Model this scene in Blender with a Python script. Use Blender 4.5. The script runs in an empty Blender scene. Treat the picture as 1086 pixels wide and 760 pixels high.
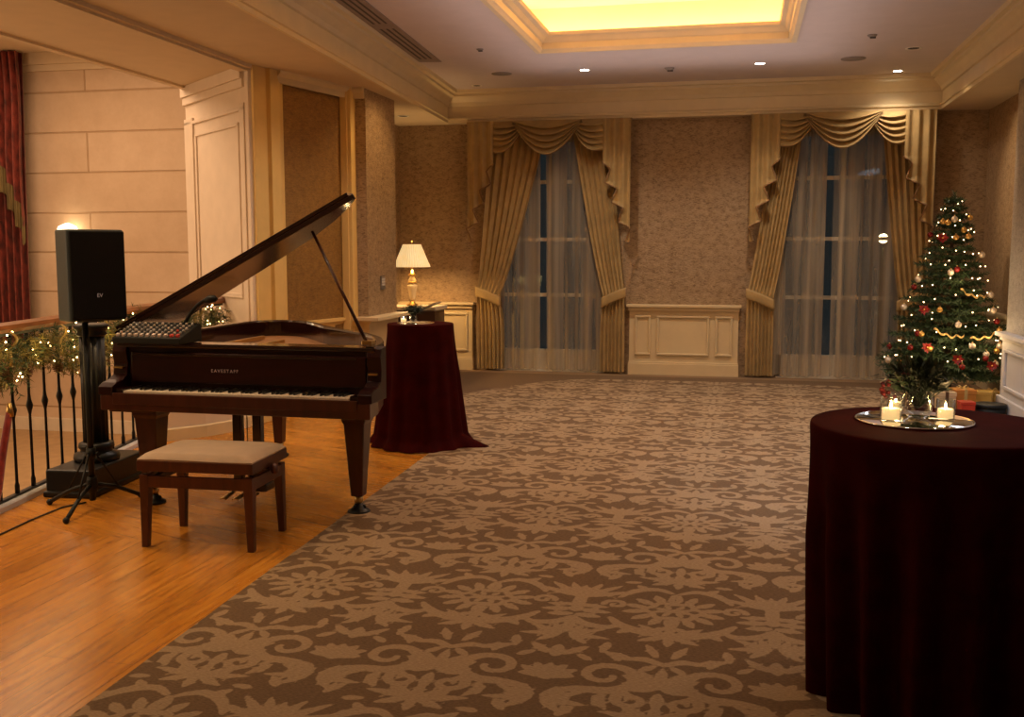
import bpy, bmesh, math, random
import numpy as np
from mathutils import Vector, Matrix
random.seed(7)
PI = math.pi
SC = bpy.context.scene
COL = SC.collection
sin, cos = math.sin, math.cos

# ------------------------------------------------------------------ materials
def newmat(name):
    m = bpy.data.materials.new(name); m.use_nodes = True
    nt = m.node_tree
    b = nt.nodes['Principled BSDF']
    return m, nt, b
def N(nt, t, **kw):
    n = nt.nodes.new(t)
    for k, v in kw.items():
        if hasattr(n, k) and not isinstance(v, (tuple, list)) : setattr(n, k, v)
    return n
def L(nt, a, b): nt.links.new(a, b)
def coords(nt, scale=(1, 1, 1), rot=(0, 0, 0), loc=(0, 0, 0)):
    tc = nt.nodes.new('ShaderNodeTexCoord'); mp = nt.nodes.new('ShaderNodeMapping')
    mp.inputs['Scale'].default_value = scale; mp.inputs['Rotation'].default_value = rot; mp.inputs['Location'].default_value = loc
    L(nt, tc.outputs['Object'], mp.inputs['Vector'])
    return mp.outputs['Vector']
def noise(nt, vec, scale, detail=4, rough=.55):
    n = nt.nodes.new('ShaderNodeTexNoise'); n.inputs['Scale'].default_value = scale
    n.inputs['Detail'].default_value = detail; n.inputs['Roughness'].default_value = rough
    L(nt, vec, n.inputs['Vector']); return n.outputs['Fac']
def ramp(nt, fac, stops):
    r = nt.nodes.new('ShaderNodeValToRGB'); e = r.color_ramp.elements
    while len(e) < len(stops): e.new(.5)
    for i, (p, c) in enumerate(stops):
        e[i].position = p; e[i].color = (*c, 1)
    L(nt, fac, r.inputs['Fac']); return r.outputs['Color']
def bump(nt, b, h, strength=.3, dist=.01):
    n = nt.nodes.new('ShaderNodeBump'); n.inputs['Strength'].default_value = strength; n.inputs['Distance'].default_value = dist
    L(nt, h, n.inputs['Height']); L(nt, n.outputs['Normal'], b.inputs['Normal']); return n
def mat(name, col, rough=.6, metal=0, vary=.12, nscale=6, bmp=0, bscale=60, stretch=(1, 1, 1), spec=.5, coat=0, sheen=0):
    m, nt, b = newmat(name)
    v = coords(nt, stretch)
    c0 = tuple(max(0, c*(1-vary)) for c in col); c1 = tuple(min(1, c*(1+vary)) for c in col)
    L(nt, ramp(nt, noise(nt, v, nscale), [(.3, c0), (.7, c1)]), b.inputs['Base Color'])
    b.inputs['Roughness'].default_value = rough; b.inputs['Metallic'].default_value = metal
    b.inputs['Specular IOR Level'].default_value = spec
    b.inputs['Coat Weight'].default_value = coat; b.inputs['Coat Roughness'].default_value = .08
    b.inputs['Sheen Weight'].default_value = sheen
    if bmp: bump(nt, b, noise(nt, v, bscale, 5), bmp)
    return m
def emis(name, col, strength, base=None):
    m, nt, b = newmat(name)
    b.inputs['Base Color'].default_value = (*(base or col), 1)
    b.inputs['Emission Color'].default_value = (*col, 1); b.inputs['Emission Strength'].default_value = strength
    return m
def glassmat(name, tint=(.95, .97, .96), refl=.07, rough=.02):
    m, nt, b = newmat(name)
    out = nt.nodes['Material Output']
    tr = nt.nodes.new('ShaderNodeBsdfTransparent'); tr.inputs['Color'].default_value = (*tint, 1)
    gl = nt.nodes.new('ShaderNodeBsdfGlossy'); gl.inputs['Roughness'].default_value = rough
    fr = nt.nodes.new('ShaderNodeLayerWeight'); fr.inputs['Blend'].default_value = .5
    mr = nt.nodes.new('ShaderNodeMath'); mr.operation = 'MULTIPLY_ADD'
    pw = nt.nodes.new('ShaderNodeMath'); pw.operation = 'POWER'; L(nt, fr.outputs['Facing'], pw.inputs[0]); pw.inputs[1].default_value = 3
    L(nt, pw.outputs[0], mr.inputs[0]); mr.inputs[1].default_value = .85; mr.inputs[2].default_value = refl
    mx = nt.nodes.new('ShaderNodeMixShader'); L(nt, mr.outputs[0], mx.inputs[0])
    L(nt, tr.outputs[0], mx.inputs[1]); L(nt, gl.outputs[0], mx.inputs[2]); L(nt, mx.outputs[0], out.inputs['Surface'])
    return m
def clothmat(name, col, rough=.8, sheen=.0, vary=.15, transl=0, pattern=None):
    m = mat(name, col, rough, 0, vary, 9, .12, 220, (1, 1, 1), .25, 0, sheen)
    return m

M = {}
M['ceiling'] = mat('ceiling_paint', (.62, .54, .52), .9, vary=.03)
M['cream'] = mat('cream_trim_paint', (.70, .56, .33), .45, vary=.04)
M['soffit'] = mat('soffit_paint', (.66, .53, .36), .8, vary=.03)
M['pier'] = mat('pale_pier_paint', (.72, .60, .47), .6, vary=.04)
M['gold_lit_trim'] = mat('gold_lit_pilaster_paint', (.72, .50, .18), .5, vary=.05)  # warm uplight put into the colour of cream pilasters
M['right_dado'] = mat('cool_lit_dado_paint', (.58, .58, .60), .5, vary=.04)  # cool light put into the dado's paint colour
# wallpaper: crinkled silk with fine horizontal slubs
def wallpaper(name, c0, c1, c2):
    m, nt, b = newmat(name)
    v = coords(nt, (6, 6, 26)); v2 = coords(nt, (1, 1, 1.6))
    f = noise(nt, v, 5, 6, .7); g = noise(nt, v2, 14, 4, .7)
    mm = nt.nodes.new('ShaderNodeMath'); mm.operation = 'MULTIPLY_ADD'; L(nt, f, mm.inputs[0]); mm.inputs[1].default_value = .6
    m3 = nt.nodes.new('ShaderNodeMath'); m3.operation = 'MULTIPLY'; L(nt, g, m3.inputs[0]); m3.inputs[1].default_value = .4
    L(nt, m3.outputs[0], mm.inputs[2])
    L(nt, ramp(nt, mm.outputs[0], [(.38, c0), (.5, c1), (.62, c2)]), b.inputs['Base Color'])
    b.inputs['Roughness'].default_value = .5
    bump(nt, b, mm.outputs[0], .9, .015)
    return m
M['paper'] = wallpaper('silk_wallpaper', (.16, .095, .042), (.36, .245, .135), (.47, .335, .195))
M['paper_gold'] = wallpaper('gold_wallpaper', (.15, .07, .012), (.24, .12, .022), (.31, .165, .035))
# stone blocks
def stonemat():
    m, nt, b = newmat('stone_block_wall')
    tc = nt.nodes.new('ShaderNodeTexCoord'); sep = nt.nodes.new('ShaderNodeSeparateXYZ'); L(nt, tc.outputs['Object'], sep.inputs[0])
    cb = nt.nodes.new('ShaderNodeCombineXYZ')
    ad = nt.nodes.new('ShaderNodeMath'); ad.operation = 'ADD'; L(nt, sep.outputs['X'], ad.inputs[0]); L(nt, sep.outputs['Y'], ad.inputs[1])
    L(nt, ad.outputs[0], cb.inputs['X'])
    az = nt.nodes.new('ShaderNodeMath'); az.operation = 'SUBTRACT'; L(nt, sep.outputs['Z'], az.inputs[0]); az.inputs[1].default_value = .09
    L(nt, az.outputs[0], cb.inputs['Y'])
    br = nt.nodes.new('ShaderNodeTexBrick'); br.inputs['Scale'].default_value = 1
    br.inputs['Brick Width'].default_value = 3.1; br.inputs['Row Height'].default_value = .46
    br.inputs['Mortar Size'].default_value = .014; br.inputs['Mortar Smooth'].default_value = .6
    br.inputs['Color1'].default_value = (.62, .46, .31, 1); br.inputs['Color2'].default_value = (.66, .50, .35, 1)
    br.inputs['Mortar'].default_value = (.47, .32, .19, 1)
    L(nt, cb.outputs[0], br.inputs['Vector'])
    nf = noise(nt, tc.outputs['Object'], 3.5, 6, .7)
    mx = nt.nodes.new('ShaderNodeMixRGB'); mx.blend_type = 'MULTIPLY'; mx.inputs[0].default_value = .8
    L(nt, br.outputs['Color'], mx.inputs[1]); L(nt, ramp(nt, nf, [(.3, (.82, .78, .74)), (.7, (1, 1, 1))]), mx.inputs[2])
    L(nt, mx.outputs[0], b.inputs['Base Color']); b.inputs['Roughness'].default_value = .85
    iv = nt.nodes.new('ShaderNodeMath'); iv.operation = 'SUBTRACT'; iv.inputs[0].default_value = 1; L(nt, br.outputs['Fac'], iv.inputs[1])
    bump(nt, b, iv.outputs[0], .6, .015)
    return m
M['stone'] = stonemat()
# wood floor: planks along object X of the mapping
def floormat(name, rot, loc=(0, 0, 0)):
    m, nt, b = newmat(name)
    v = coords(nt, (1, 1, 1), (0, 0, rot), loc)
    br = nt.nodes.new('ShaderNodeTexBrick'); br.offset = .37; br.inputs['Scale'].default_value = 1
    br.inputs['Brick Width'].default_value = 2.3; br.inputs['Row Height'].default_value = .125
    br.inputs['Mortar Size'].default_value = .0014; br.inputs['Mortar Smooth'].default_value = .3; br.inputs['Bias'].default_value = 0
    br.inputs['Color1'].default_value = (.40, .40, .40, 1); br.inputs['Color2'].default_value = (.62, .62, .62, 1); br.inputs['Mortar'].default_value = (0, 0, 0, 1)
    L(nt, v, br.inputs['Vector'])
    mp = nt.nodes.new('ShaderNodeMapping'); mp.inputs['Scale'].default_value = (1.2, 14, 1); L(nt, v, mp.inputs['Vector'])
    g = noise(nt, mp.outputs[0], 3, 8, .65)
    vo = nt.nodes.new('ShaderNodeTexVoronoi'); vo.inputs['Scale'].default_value = 3.2; vo.inputs['Randomness'].default_value = 1
    mp2 = nt.nodes.new('ShaderNodeMapping'); mp2.inputs['Scale'].default_value = (.8, 2.0, 1); L(nt, v, mp2.inputs['Vector']); L(nt, mp2.outputs[0], vo.inputs['Vector'])
    knot = ramp(nt, vo.outputs['Distance'], [(.02, (.25, .12, .05)), (.075, (1, 1, 1))])
    base = ramp(nt, g, [(.28, (.25, .080, .008)), (.5, (.50, .195, .022)), (.72, (.64, .30, .05))])
    mx = nt.nodes.new('ShaderNodeMixRGB'); mx.blend_type = 'OVERLAY'; mx.inputs[0].default_value = .7
    L(nt, base, mx.inputs[1]); L(nt, br.outputs['Color'], mx.inputs[2])
    m2 = nt.nodes.new('ShaderNodeMixRGB'); m2.blend_type = 'MULTIPLY'; m2.inputs[0].default_value = .75
    L(nt, mx.outputs[0], m2.inputs[1]); L(nt, knot, m2.inputs[2])
    L(nt, m2.outputs[0], b.inputs['Base Color'])
    L(nt, ramp(nt, g, [(.3, (.30, .30, .30)), (.7, (.22, .22, .22))]), b.inputs['Roughness'])
    b.inputs['Specular IOR Level'].default_value = .32
    iv = nt.nodes.new('ShaderNodeMath'); iv.operation = 'SUBTRACT'; iv.inputs[0].default_value = 1; L(nt, br.outputs['Fac'], iv.inputs[1])
    bump(nt, b, iv.outputs[0], .35, .002)
    return m
M['wood_floor'] = floormat('pine_plank_floor', PI/2)
M['wood_floor_cross'] = floormat('pine_plank_floor_cross', math.radians(22))
# carpet from the stored pattern field
def carpetmat():
    m, nt, b = newmat('damask_carpet')
    at = nt.nodes.new('ShaderNodeAttribute'); at.attribute_name = 'motif'
    v = coords(nt)
    wob = noise(nt, v, 45, 3)
    ad = nt.nodes.new('ShaderNodeMath'); ad.operation = 'MULTIPLY_ADD'; L(nt, wob, ad.inputs[0]); ad.inputs[1].default_value = .012; L(nt, at.outputs['Fac'], ad.inputs[2])
    mr = nt.nodes.new('ShaderNodeMapRange'); L(nt, ad.outputs[0], mr.inputs['Value']); mr.inputs['From Min'].default_value = .0060; mr.inputs['From Max'].default_value = .0105
    mp = nt.nodes.new('ShaderNodeMapping'); mp.inputs['Scale'].default_value = (60, 260, 1); L(nt, v, mp.inputs['Vector'])
    rib = noise(nt, mp.outputs[0], 1, 2)
    big = noise(nt, v, 1.3, 4)
    light = ramp(nt, rib, [(.3, (.28, .195, .115)), (.7, (.42, .305, .19))])
    dark = ramp(nt, rib, [(.3, (.125, .078, .044)), (.7, (.215, .14, .082))])
    mx = nt.nodes.new('ShaderNodeMixRGB'); L(nt, mr.outputs[0], mx.inputs[0]); L(nt, light, mx.inputs[1]); L(nt, dark, mx.inputs[2])
    m2 = nt.nodes.new('ShaderNodeMixRGB'); m2.blend_type = 'MULTIPLY'; m2.inputs[0].default_value = .5
    L(nt, mx.outputs[0], m2.inputs[1]); L(nt, ramp(nt, big, [(.3, (.8, .8, .8)), (.7, (1, 1, 1))]), m2.inputs[2])
    L(nt, m2.outputs[0], b.inputs['Base Color']); b.inputs['Roughness'].default_value = .95; b.inputs['Specular IOR Level'].default_value = .1
    bump(nt, b, rib, .4, .004)
    return m
M['carpet'] = carpetmat()
M['landing'] = mat('tan_landing_carpet', (.42, .27, .13), .9, bmp=.2)
M['plaster'] = mat('pale_plaster', (.68, .58, .44), .8, vary=.05)
M['piano'] = mat('mahogany_gloss', (.018, .005, .004), .14, vary=.35, nscale=3, stretch=(1, 6, 8), spec=.6, coat=.2)
M['piano_front'] = mat('mahogany_front', (.022, .003, .002), .35, vary=.35, nscale=3, stretch=(1, 6, 8), spec=.3)
M['piano_leg'] = mat('mahogany_leg', (.060, .014, .007), .3, vary=.3, nscale=3, stretch=(6, 6, 1), coat=.2)
M['soundboard'] = mat('spruce_soundboard', (.30, .14, .05), .4, vary=.3, stretch=(1, 10, 1))
M['brass'] = mat('aged_brass', (.62, .42, .16), .3, 1)
M['ivory'] = mat('ivory_key', (.86, .74, .58), .3, vary=.03)
M['ebony'] = mat('ebony_key', (.012, .010, .010), .3)
M['bench_wood'] = mat('bench_mahogany', (.075, .018, .008), .35, vary=.3, stretch=(6, 1, 1), coat=.15)
M['bench_cloth'] = mat('bench_velvet', (.46, .33, .22), .8, vary=.08, nscale=12, bmp=.1, bscale=150, sheen=.3)
M['black'] = mat('black_plastic', (.008, .010, .010), .5, spec=.35)
M['black_grille'] = mat('black_speaker_grille', (.003, .003, .003), .7, bmp=.3, bscale=300, spec=.2)
M['speaker_side'] = mat('speaker_side_plastic', (.022, .034, .036), .5, bmp=.1, bscale=300, spec=.4)
M['iron'] = mat('black_cast_iron', (.005, .005, .0045), .42, 0, bmp=.1, bscale=40, spec=.4)
M['rail_wood'] = mat('handrail_wood', (.22, .075, .022), .3, vary=.3, stretch=(1, 1, 8), coat=.3)
M['needle'] = mat('fir_needles', (.034, .066, .022), .6, vary=.5, nscale=14)
M['needle_gold'] = mat('golden_garland_needles', (.19, .15, .035), .6, vary=.5, nscale=16)
M['bark'] = mat('tree_bark', (.09, .05, .025), .9, bmp=.3)
M['cone'] = mat('pine_cone', (.17, .08, .035), .8, vary=.4, nscale=40)
M['bulb'] = emis('warm_fairy_bulb', (1, .66, .28), 22)
M['bulb_g'] = emis('garland_fairy_bulb', (1, .62, .22), 16)
M['bulb_t'] = emis('tree_fairy_bulb', (1, .66, .32), 7)
M['wire'] = mat('green_wire', (.01, .03, .01), .6)
M['red'] = mat('deep_red_glass', (.16, .006, .006), .2, .3, vary=.2)
M['gold'] = mat('gold_glitter', (.70, .42, .12), .3, .8, vary=.3, nscale=60)
M['silver'] = mat('pearl_glitter', (.72, .62, .50), .3, .5, vary=.2, nscale=60)
M['burg'] = clothmat('burgundy_velvet', (.055, .004, .004), .75, .25)
M['burg_top'] = clothmat('burgundy_velvet_top', (.17, .012, .008), .7, .4)
M['drape'] = clothmat('gold_damask_drape', (.44, .305, .13), .6, .1, .12)
M['valance'] = clothmat('gold_silk_valance', (.40, .275, .115), .5, .1, .1)
M['trim_braid'] = clothmat('fringe_braid', (.26, .15, .07), .8)
M['red_drape'] = mat('red_brocade', (.17, .026, .016), .6, vary=.7, nscale=16, stretch=(1, 1, .5), sheen=.1)
M['fringe'] = mat('olive_gold_fringe', (.17, .12, .04), .7, vary=.5, nscale=40, stretch=(1, 1, .1))
M['mirror'] = mat('mirror_glass', (.85, .85, .82), .01, 1, vary=0)
M['glass'] = glassmat('clear_glass')
M['pane'] = glassmat('window_pane', (.8, .88, .92), .035)
M['wax'] = emis('candle_wax', (1, .62, .25), .9, (.9, .75, .5))
M['flame'] = emis('candle_flame', (1, .66, .28), 40)
M['white_metal'] = mat('white_plastic', (.75, .70, .62), .5, vary=.03)
M['grille'] = mat('grey_grille', (.26, .22, .19), .7, bmp=.3, bscale=300)
M['vent'] = mat('grey_vent_metal', (.27, .22, .20), .6, vary=.1)
M['vent_dark'] = mat('dark_slot', (.08, .065, .055), .8)
M['lampglow'] = emis('lit_downlight_lens', (1, .86, .66), 30)
M['window_frame'] = mat('window_frame_paint', (.62, .56, .44), .5, vary=.03)
M['dark_wood'] = mat('dark_console_wood', (.05, .018, .010), .35, vary=.3, stretch=(1, 1, 6))
M['marble'] = mat('cream_marble', (.72, .62, .45), .3, vary=.06)
M['steel'] = mat('brushed_steel', (.45, .42, .40), .35, .9)
M['rope'] = mat('red_velvet_rope', (.25, .012, .008), .8, sheen=.4, vary=.3, nscale=30)
M['orange_wrap'] = mat('copper_gift_wrap', (.62, .24, .045), .35, .2)
M['red_wrap'] = mat('red_gift_wrap', (.48, .035, .015), .4)
M['cream_wrap'] = mat('cream_gift_wrap', (.62, .47, .27), .5)
M['gold_wrap'] = mat('gold_gift_wrap', (.66, .42, .10), .3, .3)
M['brown_wrap'] = mat('brown_gift_wrap', (.15, .06, .03), .5)
M['ribbon'] = mat('gold_ribbon', (.72, .50, .18), .35, .4)
M['ribbon_dull'] = mat('olive_gold_ribbon', (.36, .24, .07), .5, .2)
M['dark_ribbon'] = mat('brown_ribbon', (.10, .045, .02), .5)
M['petal'] = mat('dark_red_petal', (.12, .005, .006), .6, vary=.4, nscale=40)
M['leaf'] = mat('dark_green_leaf', (.018, .032, .012), .55, vary=.4, nscale=30)
M['cable'] = mat('black_cable', (.01, .01, .01), .6)
M['led'] = mat('pale_fader_caps', (.66, .55, .48), .4)
M['red_led'] = mat('red_knob_caps', (.50, .05, .04), .4)
M['label_metal'] = emis('pale_lettering', (.75, .52, .44), .04, (.42, .27, .22))
M['logo'] = emis('grey_badge_lettering', (.5, .45, .42), .12)

# sheer curtain: thin woven net, partly see-through
def sheermat():
    m, nt, b = newmat('sheer_net')
    out = nt.nodes['Material Output']
    df = nt.nodes.new('ShaderNodeBsdfDiffuse'); df.inputs['Color'].default_value = (.62, .52, .38, 1)
    tl = nt.nodes.new('ShaderNodeBsdfTranslucent'); tl.inputs['Color'].default_value = (.55, .5, .4, 1)
    tr = nt.nodes.new('ShaderNodeBsdfTransparent')
    a = nt.nodes.new('ShaderNodeMixShader'); a.inputs[0].default_value = .3
    L(nt, df.outputs[0], a.inputs[1]); L(nt, tl.outputs[0], a.inputs[2])
    lw = nt.nodes.new('ShaderNodeLayerWeight'); lw.inputs['Blend'].default_value = .5
    r = nt.nodes.new('ShaderNodeMapRange'); L(nt, lw.outputs['Facing'], r.inputs['Value']); r.inputs['From Max'].default_value = .75
    r.inputs['To Min'].default_value = .0; r.inputs['To Max'].default_value = .40
    vv = coords(nt, (1, 0, .03)); nz = nt.nodes.new('ShaderNodeMapRange'); L(nt, noise(nt, vv, 11, 2), nz.inputs['Value']); nz.inputs['From Min'].default_value = .35; nz.inputs['From Max'].default_value = .65; nz.inputs['To Min'].default_value = .24; nz.inputs['To Max'].default_value = .62
    sm = nt.nodes.new('ShaderNodeMath'); sm.operation = 'ADD'; L(nt, r.outputs[0], sm.inputs[0]); L(nt, nz.outputs[0], sm.inputs[1])
    mx = nt.nodes.new('ShaderNodeMixShader'); L(nt, sm.outputs[0], mx.inputs[0]); L(nt, tr.outputs[0], mx.inputs[1]); L(nt, a.outputs[0], mx.inputs[2])
    L(nt, mx.outputs[0], out.inputs['Surface'])
    return m
M['sheer'] = sheermat()
def shademat():
    m, nt, b = newmat('pleated_lampshade')
    b.inputs['Base Color'].default_value = (.9, .75, .45, 1); b.inputs['Roughness'].default_value = .8
    w = nt.nodes.new('ShaderNodeTexCoord')
    b.inputs['Emission Color'].default_value = (1, .70, .30, 1)
    L(nt, ramp(nt, noise(nt, w.outputs['Object'], 12, 2), [(.3, (1, .62, .24)), (.7, (1, .76, .38))]), b.inputs['Emission Color'])
    b.inputs['Emission Strength'].default_value = .62
    return m
M['shade'] = shademat()

# ------------------------------------------------------------------ mesh builder
class MB:
    def __init__(s): s.v = []; s.f = []; s.sm = []
    def add(s, vs, fs, smooth=False):
        o = len(s.v); s.v += [tuple(v) for v in vs]; s.f += [tuple(i+o for i in f) for f in fs]; s.sm += [smooth]*len(fs); return s
    def box(s, c, d, rz=0, mtx=None):
        x, y, z = [a/2 for a in d]
        vs = [Vector((sx*x, sy*y, sz*z)) for sz in (-1, 1) for sx, sy in ((-1, -1), (1, -1), (1, 1), (-1, 1))]
        R = mtx or Matrix.Rotation(rz, 3, 'Z')
        vs = [R @ v + Vector(c) for v in vs]
        return s.add(vs, [(3, 2, 1, 0), (4, 5, 6, 7), (0, 1, 5, 4), (1, 2, 6, 5), (2, 3, 7, 6), (3, 0, 4, 7)])
    def bx(s, x0, x1, y0, y1, z0, z1): return s.box(((x0+x1)/2, (y0+y1)/2, (z0+z1)/2), (x1-x0, y1-y0, z1-z0))
    def prism(s, poly, z0, z1):
        a = sum(poly[i][0]*poly[(i+1) % len(poly)][1]-poly[(i+1) % len(poly)][0]*poly[i][1] for i in range(len(poly)))
        if a < 0: poly = poly[::-1]
        n = len(poly)
        return s.add([(x, y, z0) for x, y in poly]+[(x, y, z1) for x, y in poly],
            [tuple(range(n))[::-1], tuple(range(n, 2*n))]+[(i, (i+1) % n, n+(i+1) % n, n+i) for i in range(n)])
    def lathe(s, prof, c=(0, 0, 0), seg=24, flute=0, nfl=0, R=None):
        vs = []; fs = []
        for r, z in prof:
            for k in range(seg):
                a = 2*PI*k/seg; rr = r*(1-flute*(.5+.5*cos(nfl*a))) if flute else r
                p = Vector((rr*cos(a), rr*sin(a), z))
                if R: p = R @ p
                vs.append((p.x+c[0], p.y+c[1], p.z+c[2]))
        for j in range(len(prof)-1):
            for k in range(seg):
                k2 = (k+1) % seg
                fs.append((j*seg+k, j*seg+k2, (j+1)*seg+k2, (j+1)*seg+k))
        s.add(vs, fs, True)
        o = len(s.v)-len(vs)
        s.f.append(tuple(o+k for k in range(seg))[::-1]); s.sm.append(False)
        s.f.append(tuple(o+(len(prof)-1)*seg+k for k in range(seg))); s.sm.append(False)
        return s
    def tube(s, pts, rad, seg=8, twist=0):
        pts = [Vector(p) for p in pts]; n = len(pts)
        if not isinstance(rad, (list, tuple)): rad = [rad]*n
        vs = []; up = None
        for i in range(n):
            t = (pts[min(i+1, n-1)]-pts[max(i-1, 0)]).normalized()
            if up is None: up = Vector((0, 0, 1)) if abs(t.z) < .9 else Vector((1, 0, 0))
            a = (up - t*up.dot(t)).normalized(); b = t.cross(a); up = a
            for k in range(seg):
                th = 2*PI*k/seg + twist*i
                vs.append(pts[i]+(a*cos(th)+b*sin(th))*rad[i])
        fs = [(i*seg+k, i*seg+(k+1) % seg, (i+1)*seg+(k+1) % seg, (i+1)*seg+k) for i in range(n-1) for k in range(seg)]
        s.add(vs, fs, True); o = len(s.v)-len(vs)
        s.f.append(tuple(o+k for k in range(seg))[::-1]); s.sm.append(False)
        s.f.append(tuple(o+(n-1)*seg+k for k in range(seg))); s.sm.append(False)
        return s
    def grid(s, fn, nu, nv, smooth=True, closed=False):
        vs = [fn(i/nu, j/nv) for j in range(nv+1) for i in range(nu+1)]
        w = nu+1
        return s.add(vs, [(j*w+i, j*w+i+1, (j+1)*w+i+1, (j+1)*w+i) for j in range(nv) for i in range(nu)], smooth)
    def sphere(s, c, r, seg=12, sq=1.0):
        n = seg//2
        prof = [(max(r*sin(PI*i/n), r*.02), -r*sq*cos(PI*i/n)) for i in range(n+1)]
        return s.lathe(prof, c, seg)
    def sweep(s, path, prof):
        """horizontal moulding: profile (out, z) swept along an XY path; out is to the left of travel"""
        n = len(path); offs = []
        for i in range(n):
            def nrm(a, b):
                d = Vector((b[0]-a[0], b[1]-a[1])).normalized(); return Vector((-d.y, d.x))
            if i == 0: m = nrm(path[0], path[1])
            elif i == n-1: m = nrm(path[-2], path[-1])
            else:
                a, b = nrm(path[i-1], path[i]), nrm(path[i], path[i+1]); m = (a+b); m = m/(m.dot(a))
            offs.append(m)
        vs = [(path[i][0]+offs[i].x*o, path[i][1]+offs[i].y*o, z) for i in range(n) for o, z in prof]
        k = len(prof)
        fs = [(i*k+j, (i+1)*k+j, (i+1)*k+(j+1) % k, i*k+(j+1) % k) for i in range(n-1) for j in range(k)]
        fs += [tuple(range(k)), tuple(range((n-1)*k, n*k))[::-1]]
        return s.add(vs, fs)
    def build(s, name, m, parent=None, loc=None, bevel=0, solid=0):
        me = bpy.data.meshes.new(name); me.from_pydata(s.v, [], s.f)
        me.polygons.foreach_set('use_smooth', s.sm)
        me.validate(); me.update()
        b = bmesh.new(); b.from_mesh(me); bmesh.ops.recalc_face_normals(b, faces=b.faces); b.to_mesh(me); b.free()
        me.materials.append(M[m] if isinstance(m, str) else m)
        o = bpy.data.objects.new(name, me); COL.objects.link(o)
        if parent is not None: o.parent = parent
        if loc: o.location = loc
        if bevel:
            bm_ = o.modifiers.new('bevel', 'BEVEL'); bm_.width = bevel; bm_.segments = 2; bm_.limit_method = 'ANGLE'
        if solid:
            q = o.modifiers.new('solid', 'SOLIDIFY'); q.thickness = solid; q.offset = 0
        return o
def tag(o, label=None, cat=None, group=None, kind=None):
    if label: o['label'] = label
    if cat: o['category'] = cat
    if group: o['group'] = group
    if kind: o['kind'] = kind
    return o
def thing(name, label, cat, loc=(0, 0, 0), rz=0, group=None):
    o = bpy.data.objects.new(name, None); COL.objects.link(o)
    o.location = loc; o.rotation_euler = (0, 0, rz); o.empty_display_size = .1
    return tag(o, label, cat, group)
def struct(name, mb, m, parent=None, **k):
    o = mb.build(name, m, parent, **k)
    if parent is None: o['kind'] = 'structure'
    return o
def dup(root, loc, rz=0, label=None, scale=None):
    r = root.copy(); COL.objects.link(r); r.location = loc; r.rotation_euler = (0, 0, rz)
    if label: r['label'] = label
    if scale: r.scale = scale
    for ch in list(root.children):
        c = ch.copy(); COL.objects.link(c); c.parent = r
        for g in ch.children:
            d = g.copy(); COL.objects.link(d); d.parent = c
    return r
def text(name, body, size, m, parent, loc, rot, extrude=.0006, font_spacing=1.0):
    cu = bpy.data.curves.new(name, 'FONT'); cu.body = body; cu.size = size; cu.align_x = 'CENTER'; cu.align_y = 'CENTER'
    cu.extrude = extrude; cu.space_character = font_spacing
    to = bpy.data.objects.new(name+'_tmp', cu); COL.objects.link(to)
    dg = bpy.context.evaluated_depsgraph_get(); me = bpy.data.meshes.new_from_object(to.evaluated_get(dg))
    bpy.data.objects.remove(to)
    me.materials.clear(); me.materials.append(M[m])
    o = bpy.data.objects.new(name, me); COL.objects.link(o); o.parent = parent; o.location = loc; o.rotation_euler = rot
    return o

# ------------------------------------------------------------------ camera
cam = bpy.data.cameras.new('camera'); cam.sensor_width = 36; cam.lens = 1073/1086*36
co = bpy.data.objects.new('camera', cam); COL.objects.link(co)
co.location = (0, 0, 1.5); co.rotation_euler = (math.radians(90-6.117), 0, math.radians(12.741))
cam.clip_start = .05; cam.clip_end = 200
SC.camera = co

# ================================================================== SETTING
SZ, CZ = 3.04, 3.41           # soffit and ceiling heights
YB = 12.27
# --- floors
def xb(y):                    # the left edge of the carpet
    if y < 8: return -2.055-.0335*(y-2)
    if y < 9.2: return -2.256-(y-8)**2*.92
    return -3.58
mb = MB(); ys = [-2, 2, 3.2, 4.6]
mb.prism([(-3.3, -2)]+[(xb(y)+.05, y) for y in ys]+[(-4.08, 4.6), (-4.0, 4.0)], -.12, 0)
struct('floor', mb, 'wood_floor')
mb = MB(); ys = [4.6, 6, 8, 8.3, 8.6, 8.9, 9.1]
mb.prism([(xb(y)+.05, y) for y in ys]+[(-3.5, 9.5), (-4.3, 9.5), (-4.3, 8.6), (-4.62, 8.6), (-4.55, 6.9), (-4.16, 4.95), (-4.08, 4.6)], -.12, 0)
struct('floor', mb, 'wood_floor_cross')
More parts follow.
